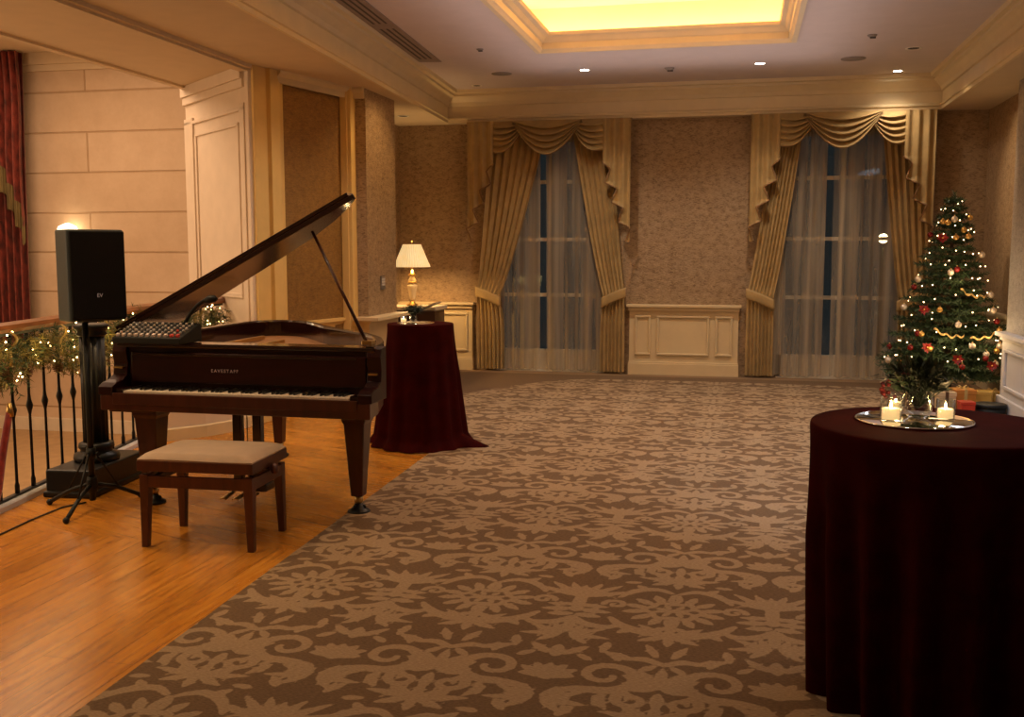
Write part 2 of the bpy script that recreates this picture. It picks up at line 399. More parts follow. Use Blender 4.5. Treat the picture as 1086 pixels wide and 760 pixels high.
# --- carpet with its woven motif stored as a distance field
def build_carpet():
    d = .0125; W, LL = .8, 1.4; s = 2
    nx, ny = int(W/d*s), int(LL/d*s)
    X, Y = np.meshgrid((np.arange(nx))*d/s, (np.arange(ny))*d/s, indexing='ij')
    F = np.full(X.shape, 1.0)
    def circ(cx, cy, r):
        nonlocal F
        dx = (X-cx+W/2) % W - W/2; dy = (Y-cy+LL/2) % LL - LL/2
        F = np.minimum(F, np.sqrt(dx*dx+dy*dy)-r)
    def cut(cx, cy, r):
        nonlocal F
        dx = (X-cx+W/2) % W - W/2; dy = (Y-cy+LL/2) % LL - LL/2
        F = np.maximum(F, r-np.sqrt(dx*dx+dy*dy))
    def both(fn, ox, x, y, r): fn(ox+x, y, r); fn(ox-x, y, r)
    def stroke(ox, pts, rr, fn=circ, n=30):
        # Catmull-Rom through pts, radius interpolated along rr
        P = [pts[0]]+list(pts)+[pts[-1]]
        m = len(pts)-1
        for i in range(n+1):
            t = i/n*m; k = min(int(t), m-1); u = t-k
            p0, p1, p2, p3 = [np.array(P[k+j]) for j in range(4)]
            p = .5*((2*p1)+(-p0+p2)*u+(2*p0-5*p1+4*p2-p3)*u*u+(-p0+3*p1-3*p2+p3)*u**3)
            q = i/n*(len(rr)-1); kk = min(int(q), len(rr)-2); r = rr[kk]*(1-(q-kk))+rr[kk+1]*(q-kk)
            both(fn, ox, p[0], p[1], r)
    def leaf(ox, x, y, ang, l, w, lobes=0):
        a = math.radians(ang); c, sn = cos(a), sin(a)
        stroke(ox, [(x, y), (x+c*l/2, y+sn*l/2), (x+c*l, y+sn*l)], [w*.35, w, w*.8, w*.1], n=14)
        for k in range(lobes):
            t = (k+1)/(lobes+1)*l
            for sd in (-1, 1):
                b = a+sd*1.0
                stroke(ox, [(x+c*t*.8, y+sn*t*.8), (x+c*t*.8+cos(b)*l*.28, y+sn*t*.8+sin(b)*l*.28)], [w*.5, w*.12], n=6)
    def spiral(ox, cx, cy, R, a0, turns, w0, w1):
        n = 46
        for i in range(n+1):
            t = i/n; a = math.radians(a0)+turns*2*PI*t; r = R*(1-.78*t)
            both(circ, ox, cx+r*cos(a), cy+r*sin(a), w0*(1-t)+w1*t)
    A, B = 0.0, .4
    # column A: medallion of nested petals
    for i in range(60):
        a = 2*PI*i/60; both(circ, A, .112*cos(a)*(1+.10*cos(6*a)), .092*sin(a)*(1+.10*cos(6*a)), .013)
    both(circ, A, 0, 0, .020); both(circ, A, .022, .0, .018)
    for a in (20, 62, 118, 160, 200, 242, 298, 340): leaf(A, .036*cos(math.radians(a)), .030*sin(math.radians(a)), a, .048, .012)
    for a in (14, 40, 66, -14, -40, -66): leaf(A, .125*cos(math.radians(a)), .105*sin(math.radians(a)), a, .088, .021, 1)
    leaf(A, 0, .10, 90, .11, .030, 1); leaf(A, 0, -.10, -90, .11, .030, 1)
    stroke(A, [(.02, -.20), (.10, -.25), (.19, -.21), (.25, -.13)], [.010, .022, .024, .010])
    stroke(A, [(.02, .22), (.09, .26), (.18, .22), (.235, .13)], [.010, .020, .022, .008])
    leaf(A, .13, .245, 50, .075, .018, 1); leaf(A, .15, -.235, -48, .075, .019, 1)
    # column A: palmette
    for a, l in ((90, .17), (62, .16), (35, .15), (8, .12), (-20, .09)): leaf(A, .012*cos(math.radians(a)), .62+.01, a, l, .024, 1)
    spiral(A, .085, .52, .062, 60, -1.15, .018, .009)
    leaf(A, 0, .58, -90, .12, .022, 1)
    leaf(A, .12, .86, 25, .12, .022, 1); stroke(A, [(.0, .83), (.07, .87), (.13, .86)], [.012, .02, .012])
    leaf(A, .03, .90, 68, .12, .018, 1)
    # column B: lotus inside two large scrolls
    for a, l in ((90, .105), (60, .115), (32, .12), (4, .10)): leaf(B, 0, .66, a, l, .024)
    both(circ, B, .0, .655, .030); leaf(B, .02, .64, -160, .02, .01)
    spiral(B, .205, .70, .128, -100, 1.25, .026, .012)
    stroke(B, [(.18, .575), (.09, .56), (.02, .50)], [.026, .020, .010])
    for a in (-60, -15, 30, 78, 120): leaf(B, .205+.14*cos(math.radians(a)), .70+.14*sin(math.radians(a)), a+18, .072, .017, 0)
    leaf(B, 0, .84, 90, .10, .028, 1); leaf(B, .03, .86, 48, .12, .020, 1)
    # column B: spreading tree
    for a, l in ((90, .15), (70, .19), (48, .235), (26, .25)): leaf(B, 0, .10, a, l, .022, 1)
    stroke(B, [(0, .11), (.012, .02), (.0, -.07)], [.026, .014, .02])
    for yy, l in ((.0, .12), (-.06, .14), (-.12, .10)): leaf(B, .01, yy, -8, l, .022, 1)
    spiral(B, .155, .035, .05, 180, -1.1, .014, .008)
    stroke(B, [(.0, -.16), (.06, -.22), (.15, -.24), (.2, -.19)], [.02, .022, .02, .008])
    leaf(B, 0, -.18, -90, .14, .024, 1)
    leaf(B, .09, .36, 60, .09, .018, 1); leaf(B, .17, .33, 8, .07, .016)
    for ox, cy in ((A, .385), (A, 1.11)):
        for a, l in ((90, .10), (40, .15), (10, .17), (-30, .12), (-90, .09)): leaf(ox, .015*cos(math.radians(a)), cy+.01*sin(math.radians(a)), a, l, .019, 1)
    for ox, cy in ((B, .47), (B, 1.06)):
        for a, l in ((70, .11), (30, .15), (-8, .16), (-50, .12)): leaf(ox, .02, cy, a, l, .017, 1)
    leaf(A, .20, .46, 100, .10, .018, 1); leaf(A, .22, 1.00, -80, .10, .018, 1); leaf(B, .19, .52, -60, .10, .018, 1)
    # shared veins cut out
    for yy in (.0,):
        stroke(A, [(0, .13), (0, .19)], [.004, .002], cut, 8)
    x0, x1, y0, y1 = -3.58, 2.5, 1.9, 12.0
    gx = int((x1-x0)/d)+1; gy = int((y1-y0)/d)+1
    vx = x0+np.arange(gx)*d; vy = y0+np.arange(gy)*d
    VX, VY = np.meshgrid(vx, vy, indexing='xy')
    edge = np.array([xb(y) for y in vy])[:, None]
    VXc = np.maximum(VX, edge)
    tx = (np.round((VXc+1.04)/(d/s)).astype(int)) % nx; ty = (np.round((VY-4.12)/(d/s)).astype(int)) % ny
    S = F[tx, ty]
    # the plain border where the pattern stops in an arc near the far wall
    far = 11.66 - .10*((VXc+.4)/1.7)**2 - np.clip((-1.6-VXc), 0, 9)**2*.95
    S = np.maximum(S, (VY-far)*.5)
    keep = (VX >= edge-d*1.01)
    fi = keep[:-1, 1:] & keep[1:, 1:]
    idx = np.arange(gx*gy).reshape(gy, gx)
    quads = np.stack([idx[:-1, :-1][fi], idx[:-1, 1:][fi], idx[1:, 1:][fi], idx[1:, :-1][fi]], 1)
    used = np.zeros(gx*gy, bool); used[quads.ravel()] = True
    remap = np.cumsum(used)-1
    co_ = np.stack([VXc.ravel(), VY.ravel(), np.full(gx*gy, .006)], 1)[used].astype(np.float32)
    q = remap[quads].astype(np.int32)
    me = bpy.data.meshes.new('carpet')
    me.vertices.add(len(co_)); me.vertices.foreach_set('co', co_.ravel())
    me.loops.add(q.size); me.loops.foreach_set('vertex_index', q.ravel())
    me.polygons.add(len(q)); me.polygons.foreach_set('loop_start', np.arange(0, q.size, 4, dtype=np.int32))
    at = me.attributes.new('motif', 'FLOAT', 'POINT'); at.data.foreach_set('value', S.ravel()[used].astype(np.float32))
    me.update(); me.validate()
    me.materials.append(M['carpet'])
    o = bpy.data.objects.new('carpet', me); COL.objects.link(o); o['kind'] = 'structure'
build_carpet()
M['plain_carpet'] = mat('plain_brown_carpet', (.235, .145, .075), .95, bmp=.3, bscale=200, vary=.12, nscale=3)
mb = MB(); mb.prism([(-1.8, -2), (2.7, -2), (2.7, 12.5), (-4.4, 12.5), (-4.4, 9.5), (-3.5, 9.45), (-2.3, 8.3), (-2.2, 8), (-2.0, 4)], -.12, .002)
struct('carpet_border', mb, 'plain_carpet')

# --- walls
W1, W2 = (-3.02, -1.62), (.42, 1.82)      # window openings
mb = MB()
for a, b in ((-4.4, W1[0]), (W1[1], W2[0]), (W2[1], 2.9)): mb.bx(a, b, YB, YB+.25, -.1, SZ+.02)
mb.bx(W1[0], W1[1], YB, YB+.25, 2.86, SZ+.02); mb.bx(W2[0], W2[1], YB, YB+.25, 2.86, SZ+.02)
struct('wall_back', mb, 'paper')
struct('wall_left', MB().bx(-4.42, -4.22, 10.2, YB, 0, SZ+.02).bx(-4.22, -3.75, 10.05, 10.2, 0, SZ+.02), 'paper')
mb = MB().prism([(-3.56, 9.36), (-3.56, 10.2), (-3.9, 10.2), (-3.9, 9.45), (-3.68, 9.36)], 0, SZ+.02)
struct('wall_left', mb, 'paper')
NA, NB = (-4.0, 8.3), (-3.74, 9.36)
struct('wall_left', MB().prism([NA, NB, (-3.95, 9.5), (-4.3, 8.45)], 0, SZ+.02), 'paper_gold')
struct('wall_right', MB().bx(2.63, 2.9, 10.25, YB, 0, SZ+.02), 'paper')
M['paper_cool'] = wallpaper('cool_lit_wallpaper', (.26, .23, .20), (.40, .37, .34), (.50, .46, .42))  # the grey has the cool light on this wall put into it
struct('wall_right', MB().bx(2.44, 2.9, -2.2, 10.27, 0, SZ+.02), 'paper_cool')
struct('wall_rear', MB().bx(-9.1, 2.9, -2.4, -2.2, -1, 4.2), 'plaster')
# --- ceiling with coffer opening
CX0, CX1, CY0, CY1 = -1.92, .38, 4.2, 9.77
mb = MB()
mb.bx(-4.0, CX0, -2.2, YB+.2, CZ, CZ+.08); mb.bx(CX1, 2.9, -2.2, YB+.2, CZ, CZ+.08)
mb.bx(CX0, CX1, -2.2, CY0, CZ, CZ+.08); mb.bx(CX0, CX1, CY1, YB+.2, CZ, CZ+.08)
struct('ceiling', mb, 'ceiling')
# recess above the opening: a ledge that hides the light strips, then a higher lid
M['recess'] = mat('recess_paint', (.85, .72, .52), .8, vary=.02)
mb = MB(); e = .32; RZ = 3.86
mb.bx(CX0-e, CX1+e, CY0-e, CY1+e, RZ, RZ+.06)
mb.bx(CX0-e-.05, CX0-e, CY0-e, CY1+e, CZ+.06, RZ+.02); mb.bx(CX1+e, CX1+e+.05, CY0-e, CY1+e, CZ+.06, RZ+.02)
mb.bx(CX0-e, CX1+e, CY0-e-.05, CY0-e, CZ+.06, RZ+.02); mb.bx(CX0-e, CX1+e, CY1+e, CY1+e+.05, CZ+.06, RZ+.02)
struct('ceiling', mb, 'recess')
# coffer moulding: closed path, outward offset
prof = [(-.015, CZ-.035), (-.055, CZ-.03), (-.07, CZ-.0), (-.02, CZ+.012), (.0, CZ+.05), (.035, CZ+.07), (.045, CZ+.12), (.10, CZ+.135), (.11, CZ+.17), (.03, CZ+.17), (-.06, CZ+.10), (-.06, CZ+.0)]
path = [(CX0, CY0), (CX0, CY1), (CX1, CY1), (CX1, CY0)]
mb = MB()
prof2 = [(-.06, CZ-.030), (-.015, CZ-.034), (.0, CZ-.01), (.012, CZ+.0), (.012, CZ+.055), (.03, CZ+.065), (.05, CZ+.10), (.09, CZ+.11), (.10, CZ+.14), (.02, CZ+.14), (-.06, CZ+.08)]
cw = [(CX0+.3, CY0), (CX0, CY0), (CX0, CY1), (CX1, CY1), (CX1, CY0), (CX0+.3, CY0)]
mb.sweep(cw, [(-o, z) for o, z in prof2])
struct('trim_1', mb, 'cream')
# soffits around the room
def xl(y): return -3.56+(12.12-y)*.0632      # inner edge of the left soffit (slightly skewed)
mb = MB()
mb.prism([(-5.2, -2.2), (xl(-2.2), -2.2), (xl(12.12), 12.12), (xl(12.12), YB+.2), (-4.42, YB+.2), (-4.42, 9.2), (-5.2, 9.2)], SZ, SZ+.5)
struct('soffit', mb, 'soffit')
mb = MB(); mb.bx(2.12, 2.9, -2.2, YB+.2, SZ, SZ+.5); mb.bx(-3.56, 2.12, 12.12, YB+.02, SZ, SZ+.5)
struct('soffit', mb, 'soffit')
# main cornice swept round the ceiling well: (out into room, z)
cprof = [(0, SZ-.004), (.025, SZ-.004), (.03, SZ+.028), (.045, SZ+.035), (.045, SZ+.055), (.018, SZ+.065), (.018, SZ+.19), (.035, SZ+.20), (.05, SZ+.235), (.10, SZ+.285), (.125, SZ+.30), (.125, SZ+.325), (.165, SZ+.335), (.175, CZ+.002), (0, CZ+.002)]
mb = MB(); mb.sweep([(xl(-2), -2), (xl(12.12), 12.12), (2.12, 12.12), (2.12, -2)], [(-o, z) for o, z in cprof])
struct('trim_2', mb, 'cream')
# strip mouldings under left soffit: above the opening, above the niche
tp = [(0, SZ), (0, SZ-.10), (.03, SZ-.10), (.035, SZ-.05), (.07, SZ-.02), (.07, SZ)]
mb = MB(); mb.bx(-4.16, -4.07, 1.0, 7.98, SZ-.05, SZ+.002); mb.bx(-4.09, -4.035, 1.0, 7.98, SZ-.03, SZ+.002); mb.bx(-5.24, -5.17, 1.0, 8.9, SZ-.02, SZ+.03)
struct('trim_3', mb, 'soffit')
mb = MB(); mb.sweep([(-3.98, 8.28), (-3.72, 9.33), (-3.68, 9.34), (-3.56, 9.34)], [(-o, z) for o, z in tp])
struct('trim_4', mb, 'cream')
# pilasters
mb = MB(); mb.prism([(-4.16, 8.05), (-4.075, 7.97), (-4.03, 8.02), (-4.06, 8.3), (-4.16, 8.35)], 0, SZ); struct('trim_5', mb, 'pier', bevel=.006)
mb = MB(); mb.prism([(-4.075, 8.0), (-4.03, 7.985), (-3.995, 8.15), (-3.955, 8.15), (-3.945, 8.3), (-3.97, 8.42), (-4.08, 8.4)], 0, SZ); struct('trim_6', mb, 'gold_lit_trim', bevel=.005)
mb = MB(); mb.bx(-3.80, -3.665, 9.24, 9.42, 0, SZ-.0); mb.bx(-3.77, -3.70, 9.225, 9.25, 0, SZ); struct('trim_7', mb, 'gold_lit_trim', bevel=.006)
# diagonal pier at the end of the opening, with a raised panel
PN, PF = Vector((-4.13, 8.03)), Vector((-5.24, 8.97)); pd = (PF-PN).normalized(); pn = Vector((-pd.y, pd.x))
if pn.y > 0: pn = -pn
def P2(t, o): q = PN+pd*t+pn*o; return (q.x, q.y)
LP = (PF-PN).length
mb = MB(); mb.prism([P2(0, 0), P2(LP, 0), P2(LP, -.5), P2(.25, -.5)], -.6, SZ+.05)
struct('wall_pier', mb, 'pier')
mb = MB()
def pbox(t0, t1, z0, z1, d0=0, d1=.015): mb.prism([P2(t0, d0), P2(t1, d0), P2(t1, d1), P2(t0, d1)], z0, z1)
pbox(0, LP, SZ-.10, SZ, 0, .05); pbox(0, LP, SZ-.17, SZ-.10, 0, .03); pbox(0, LP, SZ-.36, SZ-.33, 0, .02)
pbox(0, .10, 0, SZ-.3, 0, .02); pbox(LP-.22, LP, 0, SZ-.3, 0, .02)
pbox(.14, .17, 1.1, SZ-.45); pbox(LP-.29, LP-.25, 1.1, SZ-.45); pbox(.14, LP-.25, SZ-.48, SZ-.45); pbox(.14, LP-.25, 1.08, 1.12)
pbox(0, LP, 0, .14, 0, .03)
struct('trim_8', mb, 'pier', bevel=.004)
# --- stair hall beyond the opening
struct('wall_stair', MB().bx(-9.1, -4.9, 10.5, 10.7, -.7, 3.75), 'stone')
struct('wall_stair', MB().bx(-9.1, -8.9, -2.2, 10.6, -.7, 3.75), 'plaster')
struct('ceiling', MB().bx(-9.1, -5.2, -2.2, 10.7, 3.75, 3.85).bx(-5.24, -5.2, -2.2, 9.2, SZ+.02, 3.8), 'soffit')
struct('trim_9', MB().bx(-8.9, -5.0, 10.42, 10.5, 3.62, 3.75).bx(-8.9, -5.0, 10.46, 10.5, 3.55, 3.62), 'soffit')
struct('floor', MB().bx(-9.1, -4.05, -2.2, 10.6, -.72, -.65), 'landing')
struct('baseboard_stair', MB().bx(-8.9, -8.86, -2, 10.5, -.65, -.50).bx(-8.9, -4.9, 10.44, 10.5, -.65, -.50), 'plaster')
# riser between the room floor and landing
mb = MB(); mb.prism([(-4.0, 3.5), (-4.16, 4.95), (-4.55, 6.9), (-4.62, 8.6), (-4.58, 8.6), (-4.51, 6.9), (-4.12, 4.95), (-3.96, 3.5)], -.66, -.12); struct('wall_stair', mb, 'plaster')

# low solid parapet where the balustrade meets the pier
par = [(-4.52, 6.95), (-4.36, 7.12), (-4.20, 7.34), (-4.10, 7.58), (-4.075, 7.85), (-4.10, 8.05)]
mb = MB(); mb.sweep(par, [(0, -.1), (0, .60), (.12, .60), (.12, -.1)]); struct('wall_parapet', mb, 'pier')
mb = MB(); mb.sweep(par, [(-.02, .60), (-.02, .64), (.14, .64), (.14, .60)]); mb.sweep(par, [(-.015, .0), (-.015, .09), (0, .10), (0, .0)]); struct('trim_17', mb, 'cream')
# --- dado panelling (back wall, left column, right wall)
def dado_back(x0, x1, panels, name, ztop=.85, m='cream'):
    root = MB()
    root.bx(x0, x1, YB-.05, YB, 0, ztop-.04)
    root.bx(x0-.01, x1+.01, YB-.08, YB, 0, .14); root.bx(x0-.005, x1+.005, YB-.065, YB, .14, .16)
    root.bx(x0-.03, x1+.03, YB-.12, YB, ztop-.03, ztop); root.bx(x0-.01, x1+.01, YB-.085, YB, ztop-.075, ztop-.03)
    o = struct(name, root, m, bevel=.004)
    for a, b in panels:
        f = MB(); z0, z1 = .24, ztop-.13; w = .028
        for (q0, q1, r0, r1) in ((a, b, z0, z0+w), (a, b, z1-w, z1), (a, a+w, z0+w, z1-w), (b-w, b, z0+w, z1-w)): f.bx(q0, q1, YB-.072, YB-.05, r0, r1)
        f.build('panel_moulding', m, o, bevel=.008)
    return o
dado_back(-1.31, -.02, [(-1.24, -1.05), (-.98, -.36), (-.29, -.09)], 'trim_10')
dado_back(-4.22, -3.27, [(-4.1, -3.75), (-3.7, -3.33)], 'trim_11')
dado_back(2.2, 2.63, [(2.28, 2.55)], 'trim_12')
def dado_path(path, name, m, ztop=.85, cap=.06, flip=1):
    o = [(0, 0), (.03*flip, 0), (.03*flip, .14), (.015*flip, .16), (.015*flip, ztop-.07), (.03*flip, ztop-.03), (cap*flip, ztop-.03), (cap*flip, ztop), (0, ztop)]
    mb = MB(); mb.sweep(path, o); return struct(name, mb, m)
dado_path([(-3.66, 9.36), (-3.56, 9.36), (-3.56, 10.2)], 'trim_13', 'cream', .85, .16, -1)
dado_path([(-3.96, 8.42), (-3.79, 9.24)], 'trim_14', 'gold_lit_trim', .85, .05, -1)
# right dado on the near wall, with cool light put into its pale colour
mb = MB(); X0 = 2.44
mb.bx(X0-.03, X0, -2, 10.27, 0, .70); mb.bx(X0-.06, X0+.02, -2, 10.29, 0, .14); mb.bx(X0-.09, X0+.03, -2, 10.32, .70, .74); mb.bx(X0-.05, X0+.02, -2, 10.29, .66, .70)
o = struct('trim_15', mb, 'right_dado', bevel=.005)
for y0 in (9.0, 7.6, 6.2):
    f = MB(); y1 = y0+1.1
    for (a, b, c, d) in ((y0, y1, .22, .25), (y0, y1, .56, .59), (y0, y0+.03, .25, .56), (y1-.03, y1, .25, .56)): f.bx(X0-.055, X0-.03, a, b, c, d)
    f.build('panel_moulding', 'right_dado', o, bevel=.006)
struct('trim_16', MB().bx(2.60, 2.63, 10.3, YB, 0, .82).bx(2.55, 2.63, 10.3, YB, .82, .85).bx(2.58, 2.63, 10.3, YB, 0, .14), 'cream')

# --- windows
def window(name, x0, x1, num):
    root = MB(); y = YB+.14; z0, z1 = .0, 2.86
    root.bx(x0, x0+.06, y-.05, y+.05, z0, z1); root.bx(x1-.06, x1, y-.05, y+.05, z0, z1); root.bx(x0, x1, y-.05, y+.05, z1-.05, z1)
    root.bx(x0, x1, y-.05, y+.05, z0, .27)
    o = struct(name, root, 'window_frame', bevel=.004)
    xm = (x0+x1)/2
    b = MB()
    b.bx(xm-.018, xm+.018, y-.03, y+.03, .27, 2.80)
    for z in (.945, 1.63, 2.33): b.bx(x0+.06, x1-.06, y-.022, y+.022, z-.022, z+.022)
    b.build('glazing_bar', 'window_frame', o)
    g = MB().bx(x0+.06, x1-.06, y-.003, y+.003, .27, 2.81); g.build('pane', 'pane', o)
    s = MB().bx(x0, x1, YB-.01, y-.05, -.02, .012); s.build('sill', 'window_frame', o)
window('window_1', *W1, 1); window('window_2', *W2, 2)

# ------------------------------------------------------------------ curtains
def drape(name, label, xt0, xt1, xc0, xc1, xb0, xb1, yb=12.195, zt=3.0, ztie=.98, n=7, side=1, amp=.032, grp=None):
    root = thing(name, label, 'curtain', ((xb0+xb1)/2, yb, 0), 0, grp)
    ox, oy = root.location.x, root.location.y
    seed = random.random()*6
    def fn(u, v):
        z = zt+(.03-zt)*v
        if z > ztie:
            t = (z-ztie)/(zt-ztie); e = t**.85 if side else t
            # the inner edge sweeps in a curve, the outer falls nearly straight
            a = xc0+(xt0-xc0)*e; b = xc1+(xt1-xc1)*e; k = .55+.45*t
        else:
            t = (ztie-z)/ztie; q = min(1, t*2.2); a = xc0+(xb0-xc0)*q; b = xc1+(xb1-xc1)*q; k = .55+.25*q
        ph = 2*PI*n*(u+.02*sin(5*u+seed))+.35*sin(v*3+seed)
        x = a+(b-a)*u+.010*sin(ph*2)*k
        near = math.exp(-((z-ztie)/.07)**2)
        y = yb-.02-amp*k*sin(ph)*(1-.4*near)-.012*sin(3*u*PI+seed)-.02*near
        return (x-ox, y-oy, z)
    MB().grid(fn, n*12, 60).build('drape_panel', 'drape', root)
    # tieback band, from the gathered waist out to a hook on the wall
    def tb(u, v):
        x = xc0-.012+(xc1-xc0+.024)*u
        inner = u if side > 0 else 1-u
        z = ztie+.075-.125*v - .13*inner + .01*sin(PI*u)
        y = yb-.062-.012*sin(PI*u)-.006*sin(PI*v)
        return (x-ox, y-oy, z)
    MB().grid(tb, 14, 5).build('tieback', 'drape', root, solid=.003)
    return root
def swag_fn(xa, xe, zt, sL, sR, drop, yb, nf, ox, oy):
    def fn(u, v):
        w = sin(PI*u)
        z = zt-v*(sL*(1-u)+sR*u)-(v**.9)*drop*w
        x = xa+(xe-xa)*u
        f_ = (nf*v) % 1; sc = sin(PI*f_**1.7)
        y = yb-.03-.05*w*v-.075*sc*(.3+.7*w)
        return (x-ox, y-oy, z-.030*sc*w)
    return fn
def cascade_pts(xi, xo, zi, zo, teeth):
    # zig-zag lower hem from inner short edge to outer long edge
    pts = []
    for k in range(teeth):
        a = k/teeth; pts.append((xi+(xo-xi)*a, zi+(zo-zi)*a)); pts.append((xi+(xo-xi)*(a+.15/teeth), zi+(zo-zi)*(a+.82/teeth)))
    pts.append((xo, zo)); return pts
def valance(name, label, c, grp):
    yb = 12.085; root = thing(name, label, 'valance', (c, yb, 2.4), 0, grp); ox, oy = c, yb
    zt = 3.03
    MB().bx(-1.0, 1.0, -.02, .02, zt-2.4-.03, zt-2.4+.008).build('pelmet_board', 'valance', root)
    def sw(xa, xe, sL, sR, drop, nf, yo, nm='swag'):
        f = swag_fn(c+xa, c+xe, zt, sL, sR, drop, yb-yo, nf, ox, oy)
        g = lambda u, v: (lambda p: (p[0], p[1], p[2]-2.4))(f(u, v))
        s = MB().grid(g, 30, 60).build(nm, 'valance', root)
        MB().tube([g(i/24, 1.0) for i in range(25)], .009, 6).build('trim_braid', 'trim_braid', s)
    sw(-.67, -.27, .36, .04, .12, 5, .0); sw(.27, .67, .04, .36, .12, 5, .0); sw(-.42, .42, .03, .03, .37, 5, .045)
    for sd in (-1, 1):
        xi, xo = .665, .99; teeth = 4; z0, zo = 2.52, 1.60; dz = (z0-zo)/teeth; dx = (xo-xi)/teeth
        def xin(z):
            if z >= z0: return xi
            k = (z0-z)/dz; i = min(int(k), teeth-1); f = k-i
            base = xi+dx*i
            if f < .3: return base-.055+(.055+.09)*f/.3 if i else base+(.085)*f/.3
            return base+.09+(dx-.055-.09)*(f-.3)/.7
        def cf(u, v):
            z = zt-(zt-zo)*v; a = xin(z)
            x = a+(xo-a)*u
            f = ((z0-z)/dz) % 1 if z < z0 else .5
            y = -.035-.022*sin(2*PI*(x-xi)/dx*.75)-.03*(1-u)**3*(1-f)-.01*v
            return (sd*x, y, z-2.4)
        s = MB().grid(cf, 26, 110).build('cascade', 'valance', root)
        MB().tube([cf(0, i/110) for i in range(38, 111)], .010, 6).build('trim_braid', 'trim_braid', s)
c1, c2 = -2.29, 1.06
drape('window_drape', 'gold drape tied back at the left side of the window nearer the table lamp', -3.02, -2.32, -3.20, -2.90, -3.20, -2.86, side=1)
drape('window_drape', 'gold drape tied back on the right of the first window, beside the central dado panel', -2.02, -1.56, -1.63, -1.36, -1.66, -1.36, side=-1)
drape('window_drape', 'gold drape tied back just right of the central dado panel', .36, .66, .07, .37, .07, .37, side=1)
drape('window_drape', 'gold drape tied back directly behind the Christmas tree', 1.48, 2.0, 1.73, 2.10, 1.74, 2.10, side=-1)
valance('window_valance', 'gold swagged valance with zigzag cascades over the window nearer the lamp', c1, None)
valance('window_valance', 'gold swagged valance with zigzag cascades over the window beside the Christmas tree', c2, None)
def sheer(label, x0, x1, lean=0):
    root = thing('sheer_curtain', label, 'curtain', ((x0+x1)/2, 12.238, 0))
    ox = root.location.x; n = max(3, int((x1-x0)*8)); sd = random.random()*6
    def fn(u, v):
        z = 2.95+(.03-2.95)*v
        e = (1-v)*lean
        x = x0+(x1-x0)*u + (e*(u if lean > 0 else (1-u)))
        ph = 2*PI*n*(u+.03*sin(7*u+sd))+.5*sin(v*2+u*9)
        return (x-ox, .015*sin(ph)+.002*sin(ph*2.3+1), z+(.01*sin(u*40) if v > .99 else 0))
    MB().grid(fn, n*16, 24).build('sheer_panel', 'sheer', root)
sheer('left half of the sheer net hanging in the window nearer the lamp', -2.98, -2.41, .0)
sheer('right half of the sheer net hanging in the window nearer the lamp', -2.33, -1.60, -.02)
sheer('left half of the sheer net hanging in the window beside the tree', .30, .93, .0)
sheer('right half of the sheer net hanging in the window beside the tree', 1.02, 1.88, -.02)

# red drapes in the stair hall
def red_drape():
    root = thing('red_curtain', 'long red brocade curtain with fringed tail hanging on the stone stair wall', 'curtain', (-8.35, 10.35, 0))
    def fn(u, v):
        z = 3.74+(.2-3.74)*v; w = .80-.07*v
        ph = 2*PI*8*u+.4*sin(v*3)
        return (-.50+w*u+.05*sin(ph)*.4, -.05-.06*sin(ph), z)
    MB().grid(fn, 90, 30).build('drape_panel', 'red_drape', root)
    def fr(u, v):
        zh = 2.35-.65*u+.10*abs(sin(PI*3.3*u))
        z = 3.74-(3.74-zh)*v; x = .02+.29*u
        return (x+.015*sin(v*6), -.13-.05*sin(2*PI*3.3*u), z)
    tail = MB().grid(fr, 40, 20).build('cascade', 'red_drape', root)
    for k in range(3):
        def fg(u, v, k=k):
            uu = (k+u)/3; p = fr(uu, 1.0)
            return (p[0], p[1]-.012+.006*sin(u*60), p[2]+.09-.30*v)
        MB().grid(fg, 40, 3).build('fringe', 'fringe', tail)
    def sg(u, v):
        return (-.50+.50*u, -.14-.05*sin(PI*u), 3.74-.15*v-.45*v*sin(PI*(.15+.6*u))+.015*abs(sin(PI*5*v)))
    MB().grid(sg, 20, 40).build('swag', 'fringe', root)
red_drape()

# ------------------------------------------------------------------ ceiling fixtures
def fixture(name, label, cat, x, y, z, r, lit=False, kind='down', grp=None):
    root = thing(name, label, cat, (x, y, z), 0, grp)
    MB().lathe([(r*.72, .0), (r*.74, -.004), (r, -.006), (r*1.02, -.001), (r*1.02, .004)], seg=28).build('ring', 'white_metal' if kind != 'speaker' else 'grille', root)
    if kind == 'speaker': MB().lathe([(.001, -.008), (r*.7, -.0075), (r*.93, -.006), (r*.93, .002)], seg=28).build('grille', 'grille', root)
    elif lit: MB().lathe([(.001, -.004), (r*.7, -.0045), (r*.7, .004)], seg=24).build('lens', 'lampglow', root)
    else: MB().lathe([(.001, -.003), (r*.7, -.0035), (r*.7, .004)], seg=24).build('lens', 'vent_dark', root)
    return root
fixture('ceiling_downlight', 'lit recessed downlight nearest above the lamp-side window', 'light', -1.683, 10.956, CZ, .065, True)
fixture('ceiling_downlight', 'lit recessed downlight in the middle of the row of three', 'light', .135, 10.974, CZ, .065, True)
fixture('ceiling_downlight', 'lit recessed downlight above the tree-side window, close to the corner', 'light', 1.582, 11.753, CZ, .06, True)
fixture('ceiling_downlight', 'unlit recessed downlight close to the left cornice', 'light', -3.067, 11.70, CZ, .06)
fixture('ceiling_downlight', 'unlit recessed downlight in the soffit above the side wall by the lamp', 'light', -3.86, 11.36, SZ, .07)
fixture('ceiling_downlight', 'unlit recessed downlight next to the round grille near the right cornice', 'light', 1.548, 10.491, CZ, .075)
fixture('ceiling_speaker', 'round grey speaker grille in the ceiling left of the lit coffer', 'speaker', -2.6, 10.987, CZ, .11, kind='speaker')
